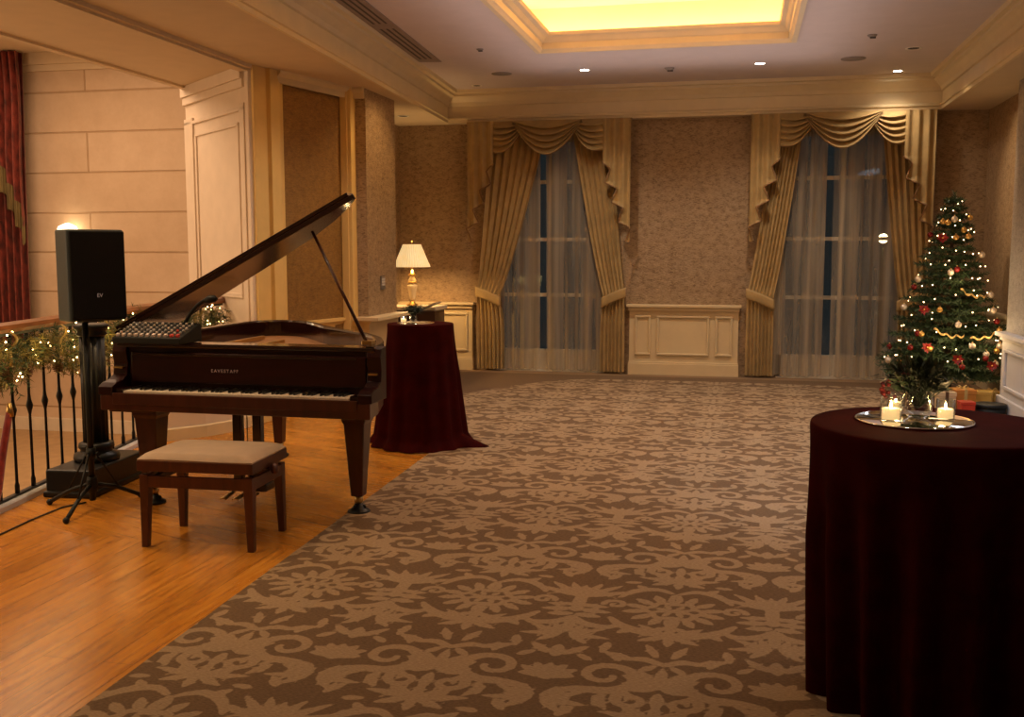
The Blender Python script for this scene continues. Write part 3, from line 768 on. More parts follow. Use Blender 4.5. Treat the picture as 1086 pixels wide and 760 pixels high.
fixture('ceiling_speaker', 'round grey speaker grille in the ceiling right of the lit coffer', 'speaker', 1.044, 10.915, CZ, .12, kind='speaker')
def sprinkler(name, label, x, y, s=1):
    r = thing(name, label, 'sensor', (x, y, CZ))
    MB().lathe([(.001, -.022*s), (.03*s, -.02*s), (.045*s, -.008*s), (.05*s, .002)], seg=18).build('housing', 'grille', r)
    MB().bx(-.02*s, .035*s, -.012*s, .012*s, -.034*s, -.02*s).build('sensor_head', 'vent_dark', r)
sprinkler('ceiling_sensor', 'small dark ceiling sensor in front of the coffer between two lit downlights', -.793, 11.043, 1.1)
sprinkler('ceiling_sensor', 'small grey ceiling sensor left of the coffer beside the vent', -2.491, 9.625, .7)
sprinkler('ceiling_sensor', 'small grey ceiling sensor right of the coffer', 1.089, 9.778, .9)
r = thing('ceiling_vent', 'long grey slot vent in the ceiling beside the left cornice', 'vent', (0, 0, CZ))
def vx(y): return xl(y)+.18
mb = MB(); mb.prism([(vx(10.1), 10.1), (vx(10.1)+.22, 10.15), (vx(2)+.22, 2), (vx(2), 2)], -.008, .004); mb.build('frame', 'vent', r)
for a, b in ((8.55, 9.95), (6.9, 8.35), (5.2, 6.7)):
    for q in (.045, .10, .155):
        mb = MB(); mb.prism([(vx(a)+q, a), (vx(b)+q, b), (vx(b)+q+.02, b), (vx(a)+q+.02, a)], -.0095, -.007); mb.build('slot', 'vent_dark', r)

# ================================================================== PIANO
def piano():
    root = thing('grand_piano', 'dark mahogany grand piano with its lid propped open on the wooden floor', 'piano', (-2.65, 5.8, 0))
    O = Vector((-2.65, 5.8, 0))
    def loc(p): return (p[0]-O.x, p[1]-O.y)
    ZT, ZB = .985, .70
    ctrl = [(-1.91, 5.10), (-1.95, 5.35), (-2.07, 5.66), (-2.25, 5.93), (-2.47, 6.17), (-2.72, 6.42), (-2.93, 6.70), (-3.12, 6.90), (-3.32, 6.96), (-3.48, 6.86), (-3.52, 6.6), (-3.50, 6.0), (-3.46, 5.10)]
    # smooth it
    def cr(P, n=5):
        out = []
        for i in range(len(P)-1):
            p0, p1, p2, p3 = [Vector(P[max(0, min(len(P)-1, i+j))]) for j in (-1, 0, 1, 2)]
            for k in range(n):
                u = k/n; out.append(tuple(.5*((2*p1)+(-p0+p2)*u+(2*p0-5*p1+4*p2-p3)*u*u+(-p0+3*p1-3*p2+p3)*u**3)))
        out.append(P[-1]); return out
    outer = [loc(p) for p in cr(ctrl)]
    mb = MB()
    # rim wall with thickness: sweep (open at the front)
    mb.sweep(outer, [(0, ZB), (0, ZT-.012), (.006, ZT), (.045, ZT), (.05, ZT-.012), (.05, ZB)])
    mb.build('rim', 'piano', root)
    inner = [loc(p) for p in ctrl]
    MB().prism(outer, ZB+.0, ZB+.02).build('bottom_board', 'piano', root)
    MB().prism([(x*.965, y*.97) for x, y in outer], .86, .87).build('soundboard', 'soundboard', root)
    # iron plate struts and strings as one plate part
    pl = MB()
    for k in range(5):
        x = -3.28+k*.27; pl.bx(x-O.x-.015, x-O.x+.015, 5.3-O.y, (6.55-k*.25)-O.y, .875, .90)
    pl.bx(-3.4-O.x, -1.98-O.x, 5.22-O.y, 5.36-O.y, .872, .905)
    pl.build('iron_plate', 'brass', root, bevel=.004)
    # front: nameboard / fallboard
    yf = 5.10
    mb = MB(); mb.bx(-3.40-O.x, -1.93-O.x, yf-O.y, yf+.04-O.y, .72, ZT-.03); mb.build('nameboard', 'piano_front', root, bevel=.004)
    fb = MB().bx(-3.36-O.x, -1.95-O.x, yf-.022-O.y, yf-O.y, .76, .93).build('fallboard', 'piano_front', root, bevel=.006)
    text('lettering', 'EAVESTAFF', .026, 'label_metal', fb, (-2.78-O.x, yf-.0235-O.y, .832), (PI/2, 0, 0), font_spacing=1.35)
    # top front strip (music desk shelf and front lid ledge)
    MB().bx(-3.45-O.x, -1.90-O.x, yf-.02-O.y, yf+.13-O.y, ZT-.03, ZT-.006).build('front_ledge', 'piano', root, bevel=.006)
    MB().bx(-3.35-O.x, -2.0-O.x, yf-.025-O.y, yf-.01-O.y, ZT-.075, ZT-.06).build('ledge_moulding', 'piano', root, bevel=.003)
    # cheek arms
    for xa, xe in ((-3.475, -3.385), (-1.945, -1.865)):
        q = [(4.93, .70), (4.93, .745), (4.97, .765), (5.03, .775), (5.075, .80), (5.085, .86), (5.07, .93), (5.09, .975), (5.16, .985), (5.16, .70)]
        m2 = MB(); n = len(q)
        m2.add([(xa-O.x, y-O.y, z) for y, z in q]+[(xe-O.x, y-O.y, z) for y, z in q], [tuple(range(n)), tuple(range(n, 2*n))[::-1]]+[(i, (i+1) % n, n+(i+1) % n, n+i) for i in range(n)])
        a = m2.build('cheek', 'piano_front', root, bevel=.004)
        MB().bx(xa-O.x+.015, xe-O.x-.015, 5.055-O.y, 5.075-O.y, .835, .845).build('brass_pin', 'brass', a)
    # keybed and slip
    MB().prism([loc(q) for q in ((-3.465, 4.93), (-1.875, 4.93), (-1.90, 5.12), (-1.99, 5.45), (-3.465, 5.45))], .615, .70).build('keybed', 'piano_leg', root, bevel=.006)
    MB().bx(-3.385-O.x, -1.945-O.x, 4.925-O.y, 4.945-O.y, .65, .714).build('key_slip', 'piano_leg', root, bevel=.004)
    MB().bx(-3.40-O.x, -1.93-O.x, 4.93-O.y, 5.09-O.y, .70, .703).build('key_frame', 'ebony', root)
    for xa in (-3.385, -1.995): MB().bx(xa-O.x, xa+.05-O.x, 4.95-O.y, 5.08-O.y, .70, .735).build('key_block', 'piano', root, bevel=.004)
    x0, x1 = -3.332, -1.998; kw = (x1-x0)/52
    wk = MB().bx(-kw/2+.0006, kw/2-.0006, 0, .135, 0, .022).build('white_key', 'ivory', root, bevel=.0012)
    wk.location = (x0+kw/2-O.x, 4.95-O.y, .702)
    for i in range(1, 52):
        k = wk.copy(); COL.objects.link(k); k.parent = root; k.location = (x0+kw*(i+.5)-O.x, 4.95-O.y, .702)
    bk = None
    for i in range(51):
        if (i % 7) in (0, 2, 3, 5, 6):
            if bk is None: bk = MB().box((0, .045, .008), (.013, .09, .017)).build('black_key', 'ebony', root, bevel=.002); k = bk
            else: k = bk.copy(); COL.objects.link(k); k.parent = root
            k.location = (x0+kw*(i+1)-O.x, 4.998-O.y, .722)
    # legs: square, tapering, with brass caster cups
    def leg(x, y, w0=.062, w1=.036, cup=True, wide=0):
        def ring(w, z, wx=0): return [(-w-wx, -w, z), (w, -w, z), (w, w, z), (-w-wx, w, z)]
        rings = [ring(w1, .10), ring(w1*1.02, .12), ring(w0, .52, wide), ring(w0*1.15, .54, wide), ring(w0*1.15, .615, wide)]
        vs = [p for r_ in rings for p in r_]; fs = [(0, 1, 2, 3)[::-1], tuple(range(16, 20))]
        for j in range(4):
            for k in range(4): fs.append((j*4+k, j*4+(k+1) % 4, (j+1)*4+(k+1) % 4, (j+1)*4+k))
        l = MB().add(vs, fs).build('leg', 'piano_leg', root, bevel=.006); l.location = (x-O.x, y-O.y, 0)
        c = MB(); c.lathe([(.018, .05), (.026, .07), (.026, .10)], seg=14); c.build('ferrule', 'brass', l)
        c = MB(); c.lathe([(.060, 0), (.066, .006), (.062, .016), (.045, .024), (.03, .04), (.022, .055), (.012, .06)], seg=22)
        for a in range(3): c.lathe([(.014, -.007), (.014, .007)], (.03*cos(a*2.09), .03*sin(a*2.09), .034), 12, R=Matrix.Rotation(PI/2, 3, 'X') @ Matrix.Rotation(a, 3, 'Y'))
        c.build('caster', 'iron', l)
        return l
    leg(-2.115, 5.36); leg(-3.385, 5.30, .07, .045, wide=.0); leg(-3.27, 6.75, .05, .032)
    # front corner brackets by the left leg
    MB().prism([(-3.46-O.x, 5.0-O.y), (-3.20-O.x, 5.0-O.y), (-3.20-O.x, 5.44-O.y), (-3.46-O.x, 5.44-O.y)], .595, .616).build('leg_block', 'piano_leg', root, bevel=.004)
    MB().prism([loc(q) for q in ((-2.25, 5.05), (-1.97, 5.05), (-2.01, 5.48), (-2.25, 5.48))], .595, .616).build('leg_block', 'piano_leg', root, bevel=.004)
    # pedal lyre
    ly = MB(); cx, cy = -2.87-O.x, 5.50-O.y
    ly.prism([(cx-.26, cy-.05), (cx+.20, cy-.05), (cx+.20, cy+.09), (cx-.26, cy+.09)], .575, .616); ly.prism([(cx-.22, cy-.035), (cx+.15, cy-.035), (cx+.15, cy+.07), (cx-.22, cy+.07)], .555, .575)
    lo = ly.build('pedal_lyre', 'piano', root, bevel=.008)
    for dx in (-.065, .065):
        MB().bx(cx+dx-.028, cx+dx+.028, cy-.02, cy+.03, .115, .56).build('lyre_post', 'piano', lo, bevel=.006)
    for dx in (-.02, .02): MB().tube([(cx+dx, cy+.03, .11), (cx+dx, cy+.03, .56)], .004, 6).build('pedal_rod', 'brass', lo)
    MB().bx(cx-.135, cx+.135, cy-.05, cy+.07, .06, .115).build('pedal_box', 'piano', lo, bevel=.012)
    for dx in (-.08, 0, .08):
        MB().grid(lambda u, v: (cx+dx+(u-.5)*(.022+.02*v), cy-.05-.13*v, .052-.012*v+.006*sin(PI*u)), 6, 8).build('pedal', 'brass', lo, solid=.008)
    # lid: hinge on the left rim, raised to the right
    hx, hz = -3.56-O.x, ZT+.012; ang = math.radians(27.6)
    ux, uz = cos(ang), sin(ang)
    xsc = 1.03
    lid_pts = [(s_, y-O.y) for s_, y in ((1.69, 5.24), (1.685, 5.27), (1.60, 5.36), (1.45, 5.48), (1.25, 5.58), (1.0, 5.64), (.75, 5.68), (.5, 5.72), (.25, 5.77), (0, 5.80), (0, 5.24))]
    th = .028
    vs = []
    for s_, y in lid_pts: vs.append((hx+s_*ux, y, hz+s_*uz))
    for s_, y in lid_pts: vs.append((hx+s_*ux-th*uz, y, hz+s_*uz+th*ux))
    n = len(lid_pts)
    MB().add(vs, [tuple(range(n)), tuple(range(n, 2*n))[::-1]]+[(i, (i+1) % n, n+(i+1) % n, n+i) for i in range(n)]).build('lid', 'piano', root, bevel=.004)
    # folded front flap lying on the lid
    s0, s1 = .02, 1.66; y0, y1 = 5.245-O.y, 5.34-O.y; t0, t1 = th+.003, th+.024
    vs = [(hx+s_*ux-t*uz, y, hz+s_*uz+t*ux) for t in (t0, t1) for s_, y in ((s0, y0), (s1, y0), (s1, y1), (s0, y1))]
    MB().add(vs, [(0, 1, 2, 3), (7, 6, 5, 4), (0, 1, 5, 4), (1, 2, 6, 5), (2, 3, 7, 6), (3, 0, 4, 7)]).build('front_flap', 'piano', root, bevel=.003)
    # prop stick
    a = Vector((-2.35-O.x, 5.32-O.y, 1.605)); b = Vector((-2.005-O.x, 5.25-O.y, .985))
    MB().tube([b, b+(a-b)*.5, a], [.011, .010, .009], 6).build('lid_prop', 'piano_leg', root)
    MB().bx(-2.03-O.x, -1.97-O.x, 5.22-O.y, 5.28-O.y, ZT-.004, ZT+.02).build('prop_cup', 'brass', root, bevel=.004)
    # music desk lying flat inside
    MB().bx(-3.0-O.x, -2.25-O.x, 5.30-O.y, 5.52-O.y, .925, .94).build('music_desk', 'piano', root, bevel=.004)
    return root
piano()

# mixing console and lamp standing on the piano
r = thing('mixing_console', 'compact black mixing console with rows of pale faders on the left end of the piano', 'mixer', (-3.21, 5.11, .982), .0); r.scale = (1, .60, 1)
mb = MB(); q = [(-.19, 0), (-.19, .035), (.17, .105), (.20, .10), (.20, 0)]
mb.add([(-.21, y, z) for y, z in q]+[(.21, y, z) for y, z in q], [tuple(range(5)), tuple(range(5, 10))[::-1]]+[(i, (i+1) % 5, 5+(i+1) % 5, 5+i) for i in range(5)]); mb.build('body', 'black', r, bevel=.006)
sl = math.atan2(.07, .36); RX = Matrix.Rotation(sl, 3, 'X')
def mz(y): return .035+(y+.19)*.07/.36
for i in range(11):
    y = -.155
    MB().box((-.185+i*.037, y, mz(y)+.006), (.016, .03, .014), mtx=RX).build('fader', 'led' if i < 9 else 'red_led', r)
for j in range(5):
    for i in range(11):
        y = -.10+j*.052
        MB().lathe([(.009, 0), (.008, .012), (.004, .015)], (-.185+i*.037, y, mz(y)), 8).build('knob', 'led' if (i+j) % 3 == 0 else ('red_led' if i == 9 and j == 1 else 'steel'), r)
r = thing('gooseneck_lamp', 'short black arched gooseneck with a rounded head behind the mixing console', 'gooseneck', (-3.07, 5.19, .982))
pts = [(-.05+.20*t**1.2, -.0, .02+.225*sin(t*PI*.47)) for t in [i/14 for i in range(15)]]
MB().tube(pts, .011, 8).build('arm', 'black', r)
e = pts[-1]; MB().tube([(e[0]-.03, 0, e[2]-.008), (e[0], 0, e[2]), (e[0]+.03, 0, e[2]+.002), (e[0]+.045, 0, e[2]-.003)], [.013, .022, .020, .008], 12).build('head', 'black', r)
MB().lathe([(.035, 0), (.035, .012), (.015, .03)], (-.045, 0, 0), 16).build('base', 'black', r)

# ================================================================== BENCH
def bench():
    r = thing('piano_bench', 'mahogany piano bench with beige padded seat in front of the piano', 'bench', (-2.65, 4.70, 0), math.radians(3))
    w, d = .60, .42
    def cush(u, v):
        a = (u-.5)*2; b = (v-.5)*2
        e = max(0, 1-abs(a)**6)*max(0, 1-abs(b)**6)
        return (a*(w/2+.008), b*(d/2+.008), .455+.035*e**.4+.004*sin(a*3)*cos(b*2))
    c = MB().grid(cush, 28, 20).bx(-w/2-.006, w/2+.006, -d/2-.006, d/2+.006, .43, .456).build('seat_cushion', 'bench_cloth', r)
    f = MB(); f.bx(-w/2-.01, w/2+.01, -d/2-.01, -d/2+.012, .395, .448); f.bx(-w/2-.01, w/2+.01, d/2-.012, d/2+.01, .395, .448); f.bx(-w/2-.01, -w/2+.012, -d/2, d/2, .395, .448); f.bx(w/2-.012, w/2+.01, -d/2, d/2, .395, .448)
    f.build('seat_frame', 'bench_wood', r, bevel=.003)
    a = MB(); a.bx(-w/2+.02, w/2-.02, -d/2+.0, -d/2+.022, .31, .37); a.bx(-w/2+.02, w/2-.02, d/2-.022, d/2-.0, .31, .37); a.bx(-w/2+.0, -w/2+.022, -d/2+.02, d/2-.02, .31, .37); a.bx(w/2-.022, w/2, -d/2+.02, d/2-.02, .31, .37)
    a.build('apron', 'bench_wood', r, bevel=.003)
    s = MB()
    for sx in (-1, 1):
        for sg in (-1, 1):
            p = [(sx*(w/2-.05), sg*.15, .35), (sx*(w/2-.05), -sg*.15, .42)]
            s.tube(p, .011, 6)
    s.bx(-w/2+.03, w/2-.03, -.02, .02, .375, .40); s.build('lift_mechanism', 'iron', r)
    for sx in (-1, 1):
        for sy in (-1, 1):
            x, y = sx*(w/2-.022), sy*(d/2-.022); t0, t1 = .024, .017
            vs = []
            for z, t in ((0, t1), (.31, t0), (.375, t0)):
                ox = sx*(t0-t); oy = sy*(t0-t)
                vs += [(x+ox-t, y+oy-t, z), (x+ox+t, y+oy-t, z), (x+ox+t, y+oy+t, z), (x+ox-t, y+oy+t, z)]
            fs = [(3, 2, 1, 0), (8, 9, 10, 11)]+[(j*4+k, j*4+(k+1) % 4, (j+1)*4+(k+1) % 4, (j+1)*4+k) for j in range(2) for k in range(4)]
            MB().add(vs, fs).build('leg', 'bench_wood', r, bevel=.003)
    for sx in (1, -1):
        MB().lathe([(.010, 0), (.010, .02), (.028, .022), (.030, .04), (.022, .05), (.002, .052)], (sx*(w/2), 0, .385), 16, R=Matrix.Rotation(sx*PI/2, 3, 'Y')).build('knob', 'bench_wood', r)
bench()

# ================================================================== RAILING, COLUMN, SPEAKER
RP = [(-4.0, 3.9), (-4.16, 4.95), (-4.36, 5.95), (-4.55, 6.9), (-4.60, 7.7), (-4.62, 8.42)]
def rp(s):
    """point on the rail path at distance s"""
    for a, b in zip(RP, RP[1:]):
        l = math.dist(a, b)
        if s <= l: t = s/l; return (a[0]+(b[0]-a[0])*t, a[1]+(b[1]-a[1])*t)
        s -= l
    return RP[-1]
RL = sum(math.dist(a, b) for a, b in zip(RP, RP[1:]))
def railing():
    r = thing('balustrade', 'curved balustrade of thin black iron balusters under a wooden handrail', 'railing', (-4.16, 4.95, 0))
    O = (-4.16, 4.95)
    n = 40; P = [(rp(RL*i/n)[0]-O[0], rp(RL*i/n)[1]-O[1]) for i in range(n+1)]
    h = MB(); h.sweep(P, [(-.03, 1.02), (-.04, 1.04), (-.035, 1.065), (0, 1.08), (.035, 1.065), (.04, 1.04), (.03, 1.02)]); h.build('handrail', 'rail_wood', r)
    MB().sweep(P, [(-.012, 1.0), (.012, 1.0), (.012, 1.02), (-.012, 1.02)]).build('core_rail', 'iron', r)
    MB().sweep(P, [(-.05, 0.0), (.05, 0.0), (.05, .03), (.04, .04), (-.04, .04), (-.05, .03)]).build('curb', 'right_dado', r)
    MB().sweep(P, [(-.015, .04), (.015, .04), (.015, .055), (-.015, .055)]).build('bottom_rail', 'iron', r)
    b0 = None; s = .28
    while s < RL-.1:
        x, y = rp(s)
        if b0 is None:
            prof = [(.014, .055), (.014, .10), (.009, .12), (.008, .50), (.012, .52), (.020, .55), (.020, .56), (.012, .59), (.009, .62), (.0085, .95), (.013, .98), (.013, 1.0)]
            b0 = MB().lathe(prof, (0, 0, 0), 10).build('baluster', 'iron', r); k = b0
        else: k = b0.copy(); COL.objects.link(k); k.parent = r
        k.location = (x-O[0], y-O[1], 0); s += .195
railing()
def newel():
    r = thing('iron_column', 'black fluted cast iron newel column on a square block plinth at the railing', 'column', (-3.99, 5.62, 0), math.radians(5))
    MB().bx(-.15, .15, -.33, .33, 0, .17).bx(-.165, .165, -.345, .345, 0, .04).build('plinth', 'iron', r, bevel=.012)
    MB().lathe([(.135, .17), (.14, .19), (.135, .215), (.10, .225), (.095, .24), (.11, .255), (.105, .28), (.085, .29)], seg=32).build('base', 'iron', r)
    MB().lathe([(.078, .29), (.076, .96)], seg=96, flute=.10, nfl=14).build('shaft', 'iron', r)
    MB().lathe([(.08, .96), (.095, .975), (.085, .99), (.10, 1.01), (.11, 1.03), (.09, 1.04)], seg=32).build('capital', 'iron', r)
newel()
def speaker():
    sx, sy = -3.66, 5.10
    r = thing('speaker_stand', 'black tripod speaker stand standing on the floor in front of the iron column', 'speaker stand', (sx, sy, 0))
    MB().tube([(0, 0, .05), (0, 0, 1.088)], .0175, 12).build('pole', 'black', r)
    MB().lathe([(.028, .10), (.032, .12), (.032, .17), (.026, .19)], seg=16).build('collar', 'black', r)
    MB().lathe([(.026, .30), (.03, .32), (.026, .36)], seg=16).build('upper_collar', 'black', r)
    for fx, fy in ((-3.60, 4.775), (-3.965, 5.12), (-3.545, 5.40)):
        dx, dy = fx-sx, fy-sy
        l = MB().tube([(dx*.10, dy*.10, .14), (dx*.5, dy*.5, .10), (dx, dy, .018)], .012, 8).build('leg', 'black', r)
        MB().sphere((dx, dy, .018), .019, 10).build('rubber_foot', 'black', l)
        MB().tube([(dx*.08, dy*.08, .33), (dx*.55, dy*.55, .10)], .006, 6).build('brace', 'black', r)
    MB().tube([(.03, 0, .33), (.06, -.01, .33)], [.006, .014], 8).build('knob', 'black', r)
    # loudspeaker on top
    s = thing('loudspeaker', 'black loudspeaker box on the tripod stand beside the piano', 'speaker', (sx-.005, sy+.05, 1.10), math.radians(57))
    w, d, h = .325, .30, .515
    poly = [(-w/2+.02, -d/2), (w/2-.02, -d/2), (w/2, -d/2+.02), (w/2, d*.10), (w/2-.07, d/2), (-w/2+.07, d/2), (-w/2, d*.10), (-w/2, -d/2+.02)]
    MB().prism(poly, 0, h).build('cabinet', 'speaker_side', s, bevel=.012)
    MB().bx(-w/2+.008, w/2-.008, -d/2-.012, -d/2+.004, .01, h-.008).build('grille', 'black_grille', s, bevel=.014)
    text('badge', 'EV', .030, 'logo', s, (.0, -d/2-.0135, .145), (PI/2, 0, 0))
    MB().bx(-.06, .06, -.06, .06, -.012, .002).build('mounting_plate', 'black', s)
speaker()
tag(MB().tube([(-3.70, 3.9, .006), (-3.79, 4.49, .006), (-3.83, 4.8, .006), (-3.84, 5.06, .006), (-3.78, 5.20, .006)], .005, 6).build('power_cable', 'cable'), 'thin black cable running across the boards from the speaker stand', 'cable')
r = thing('barrier_rope', 'red velvet barrier rope hanging from the railing at the left edge', 'rope', (-4.075, 4.96, .58))
MB().tube([(0, 0, 0), (-.01, -.02, -.10), (-.0, -.08, -.25), (.03, -.16, -.42), (.05, -.24, -.55), (.07, -.32, -.556)], [.019, .021, .022, .022, .022, .022], 10).build('rope', 'rope', r)
MB().tube([(0, 0, .05), (0, 0, .0), (0, 0, -.03)], [.010, .02, .022], 10).build('end_hook', 'brass', r)

# ------------------------------------------------------------------ greenery generator
def needles(mb, p, d, n, ln, w, spread=1.0, rnd=random):
    """needle blades along a twig starting at p in direction d"""
    for i in range(n):
        t = i/n
        b = p+d*t
        v = Vector((rnd.gauss(0, 1), rnd.gauss(0, 1), rnd.gauss(0, 1)))
        ax = d.normalized()
        v = (v-ax*v.dot(ax)).normalized()*spread+ax*.7
        v = v.normalized()*ln*(.7+.6*rnd.random())
        s = v.cross(Vector((rnd.random()-.5, rnd.random()-.5, rnd.random()-.5))).normalized()*w
        mb.add([b-s, b+s, b+v+s*.2, b+v-s*.2], [(0, 1, 2, 3)])
def garland():
    rnd = random.Random(3)
    r = thing('garland', 'lit evergreen garland with pine cones draped along the handrail', 'garland', (-4.16, 4.95, 1.0))
    O = Vector((-4.16, 4.95, 1.0))
    g = MB(); g2 = MB(); s = .3; pts = []
    side = Vector((1, -.15, 0))
    while s < RL-.1:
        x, y = rp(s)
        dip = .09+.13*abs(sin(s*2.1))
        pts.append((s, Vector((x, y, 1.0))-O, dip)); s += .018
    for s, p, dip in pts:
        for k in range(7):
            a = rnd.random()*2*PI; rr = .03+rnd.random()*.035
            q = p+Vector((.03+cos(a)*rr*1.3, sin(a)*rr*.5, -.02-dip*rnd.random()*1.4+.04*rnd.random()))
            d = Vector((rnd.gauss(.25, .6), rnd.gauss(0, .6), rnd.gauss(-.5, .6))).normalized()*.09
            needles(g if rnd.random() < .4 else g2, q, d, 10, .042, .0034, 1.1, rnd)
    tag(g.build('greenery', 'needle', r), kind='stuff'); tag(g2.build('golden_greenery', 'needle_gold', r), kind='stuff')
    for s in (.95, 1.12, 1.35, 1.75, 2.15, 2.45, 2.8):
        x, y = rp(s); c = MB()
        zz = -.22-.05*rnd.random()
        for j in range(7):
            rr = .028*sin(PI*(.25+.7*j/7)); 
            for k in range(8):
                a = k*PI/4+j*.4; c.box((rr*cos(a), rr*sin(a), .012*j), (.016, .016, .005), a)
        c.lathe([(.012, 0), (.022, .03), (.015, .08)], seg=8)
        o = c.build('pine_cone', 'cone', r); o.location = Vector((x+.05, y, 1.0+zz))-O
    for q in range(3):
        x, y = rp(1.15+q*.62); tube = [(x-O.x+.06+.02*sin(k), y-O.y+.02*k, -.04-.02*k) for k in range(6)]
        MB().grid(lambda u, v: (x-O.x+.075+.018*sin(u*9), y-O.y-.012+.024*v+.03*sin(u*5), .03-.20*u), 14, 3).build('ribbon', 'ribbon_dull', r, solid=.002)
    l = MB().sphere((0, 0, 0), .0055, 8).build('light_bulb', 'bulb_g', r)
    for i in range(90):
        s, p, dip = pts[int(rnd.random()*len(pts))]
        k = l if i == 0 else l.copy()
        if i: COL.objects.link(k); k.parent = r
        k.location = p+Vector((.05+rnd.random()*.05, rnd.gauss(0, .01), .03-rnd.random()*(.12+dip*1.1)))
garland()

# ================================================================== TABLES
def clothtable(name, label, cx, cy, R, H, seed, puddle=None, fl=.10, nfold=17):
    rnd = random.Random(seed)
    r = thing(name, label, 'table', (cx, cy, 0))
    ph = [rnd.random()*6 for _ in range(4)]
    def fn(u, v):
        a = 2*PI*u
        if v < .25:
            rr = R*(v/.25)*.985; z = H
        elif v < .32:
            t = (v-.25)/.07; rr = R*(.985+.015*sin(t*PI/2)); z = H-.018*(1-cos(t*PI/2))
        else:
            t = (v-.32)/.68
            f = sin(nfold*a+ph[0]+.6*sin(2*a+ph[1]))+.5*sin((nfold*.5+1)//1*a*2+ph[2])
            rr = R+(fl*t**1.3)*.45+.030*f*min(1, t*2.5)*(.4+.6*t)+.012*sin(3*a+ph[3])*t
            z = (H-.018)*(1-t)+.008
            if puddle:
                dd = (a-puddle[0]+PI) % (2*PI)-PI
                rr += puddle[1]*math.exp(-(dd/.22)**2)*max(0, t-.90)*10
                rr += .07*max(0, t-.93)*14*.6
        return (rr*cos(a), rr*sin(a), z)
    MB().grid(fn, nfold*14, 60).build('tablecloth', 'burg' if 0 else M['burg_mix'], r)
    MB().lathe([(.001, H-.03), (R-.02, H-.03), (R-.02, H-.006), (.001, H-.006)], seg=40).build('table_top', 'dark_wood', r)
    MB().lathe([(.2, .0), (.2, .02), (.03, .04), (.03, H-.03)], seg=24).build('pedestal', 'iron', r)
    return r
M['burg_mix'] = clothmat('burgundy_velvet_cloth', (.036, .0022, .0015), .85, .0, .25); M['burg_mix'].node_tree.nodes['Principled BSDF'].inputs['Specular IOR Level'].default_value = .04
clothtable('cocktail_table', 'tall round table under a burgundy cloth with three glowing glasses, nearest the camera', .637, 3.50, .40, .93, 5, None, -.10, 15)
clothtable('cocktail_table', 'smaller round table under a floor length burgundy cloth behind the piano', -2.40, 7.42, .255, .94, 9, (-.05, .16), .20, 13)

def mirror_plate(label, cx, cy, R, H):
    r = thing('mirror_plate', label, 'mirror', (cx, cy, H))
    MB().lathe([(.001, 0), (R, 0), (R, .004), (R-.004, .006), (.001, .006)], seg=64).build('mirror_disc', 'mirror', r)
    MB().lathe([(R+.002, .0), (R+.004, .003), (R+.002, .007), (R-.002, .0065), (R-.002, 0)], seg=64).build('bevelled_rim', 'mirror', r)
mirror_plate('round mirror plate with gilt edge on the nearest burgundy table', .575, 3.565, .185, .931)
mirror_plate('small round mirror plate on the cloth-covered table by the lamp', -2.43, 7.40, .14, .941)
def candle(label_g, label_c, x, y, z, R=.031, h=.075):
    g = thing('candle_glass', label_g, 'candle glass', (x, y, z))
    MB().lathe([(.001, 0), (R*.95, 0), (R, .004), (R, h), (R-.002, h), (R-.002, .008), (.001, .006)], seg=28).build('cup', 'glass', g)
    c = thing('candle', label_c, 'candle', (x, y, z+.008))
    MB().lathe([(.001, 0), (R-.005, 0), (R-.005, h*.42), (R-.010, h*.44), (.001, h*.40)], seg=20).build('wax', 'wax', c)
    MB().lathe([(.0012, h*.40), (.0035, h*.5), (.004, h*.55), (.002, h*.68), (.0004, h*.75)], seg=8).build('flame', 'flame', c)
    l = bpy.data.lights.new('candle_light', 'POINT'); l.energy = .35; l.color = (1, .6, .25); l.shadow_soft_size = .01
    o = bpy.data.objects.new('candle_light', l); COL.objects.link(o); o.location = (x, y, z+h*.9)
candle('left glass tealight holder on the mirror plate of the nearest table', 'lit candle inside the left glass on the nearest table', .492, 3.50, .938, .034, .082)
candle('right glass tealight holder on the mirror plate of the nearest table', 'lit candle inside the right glass on the nearest table', .672, 3.56, .938, .030, .070)
candle('glass tealight holder behind the left glass, beside the bowl vase on the nearest table', 'lit candle half hidden behind the left glass of the nearest table', .535, 3.70, .938, .028, .066)
candle('small glass tealight holder on the table by the lamp', 'lit candle in the small glass on the table by the lamp', -2.515, 7.36, .948, .026, .05)
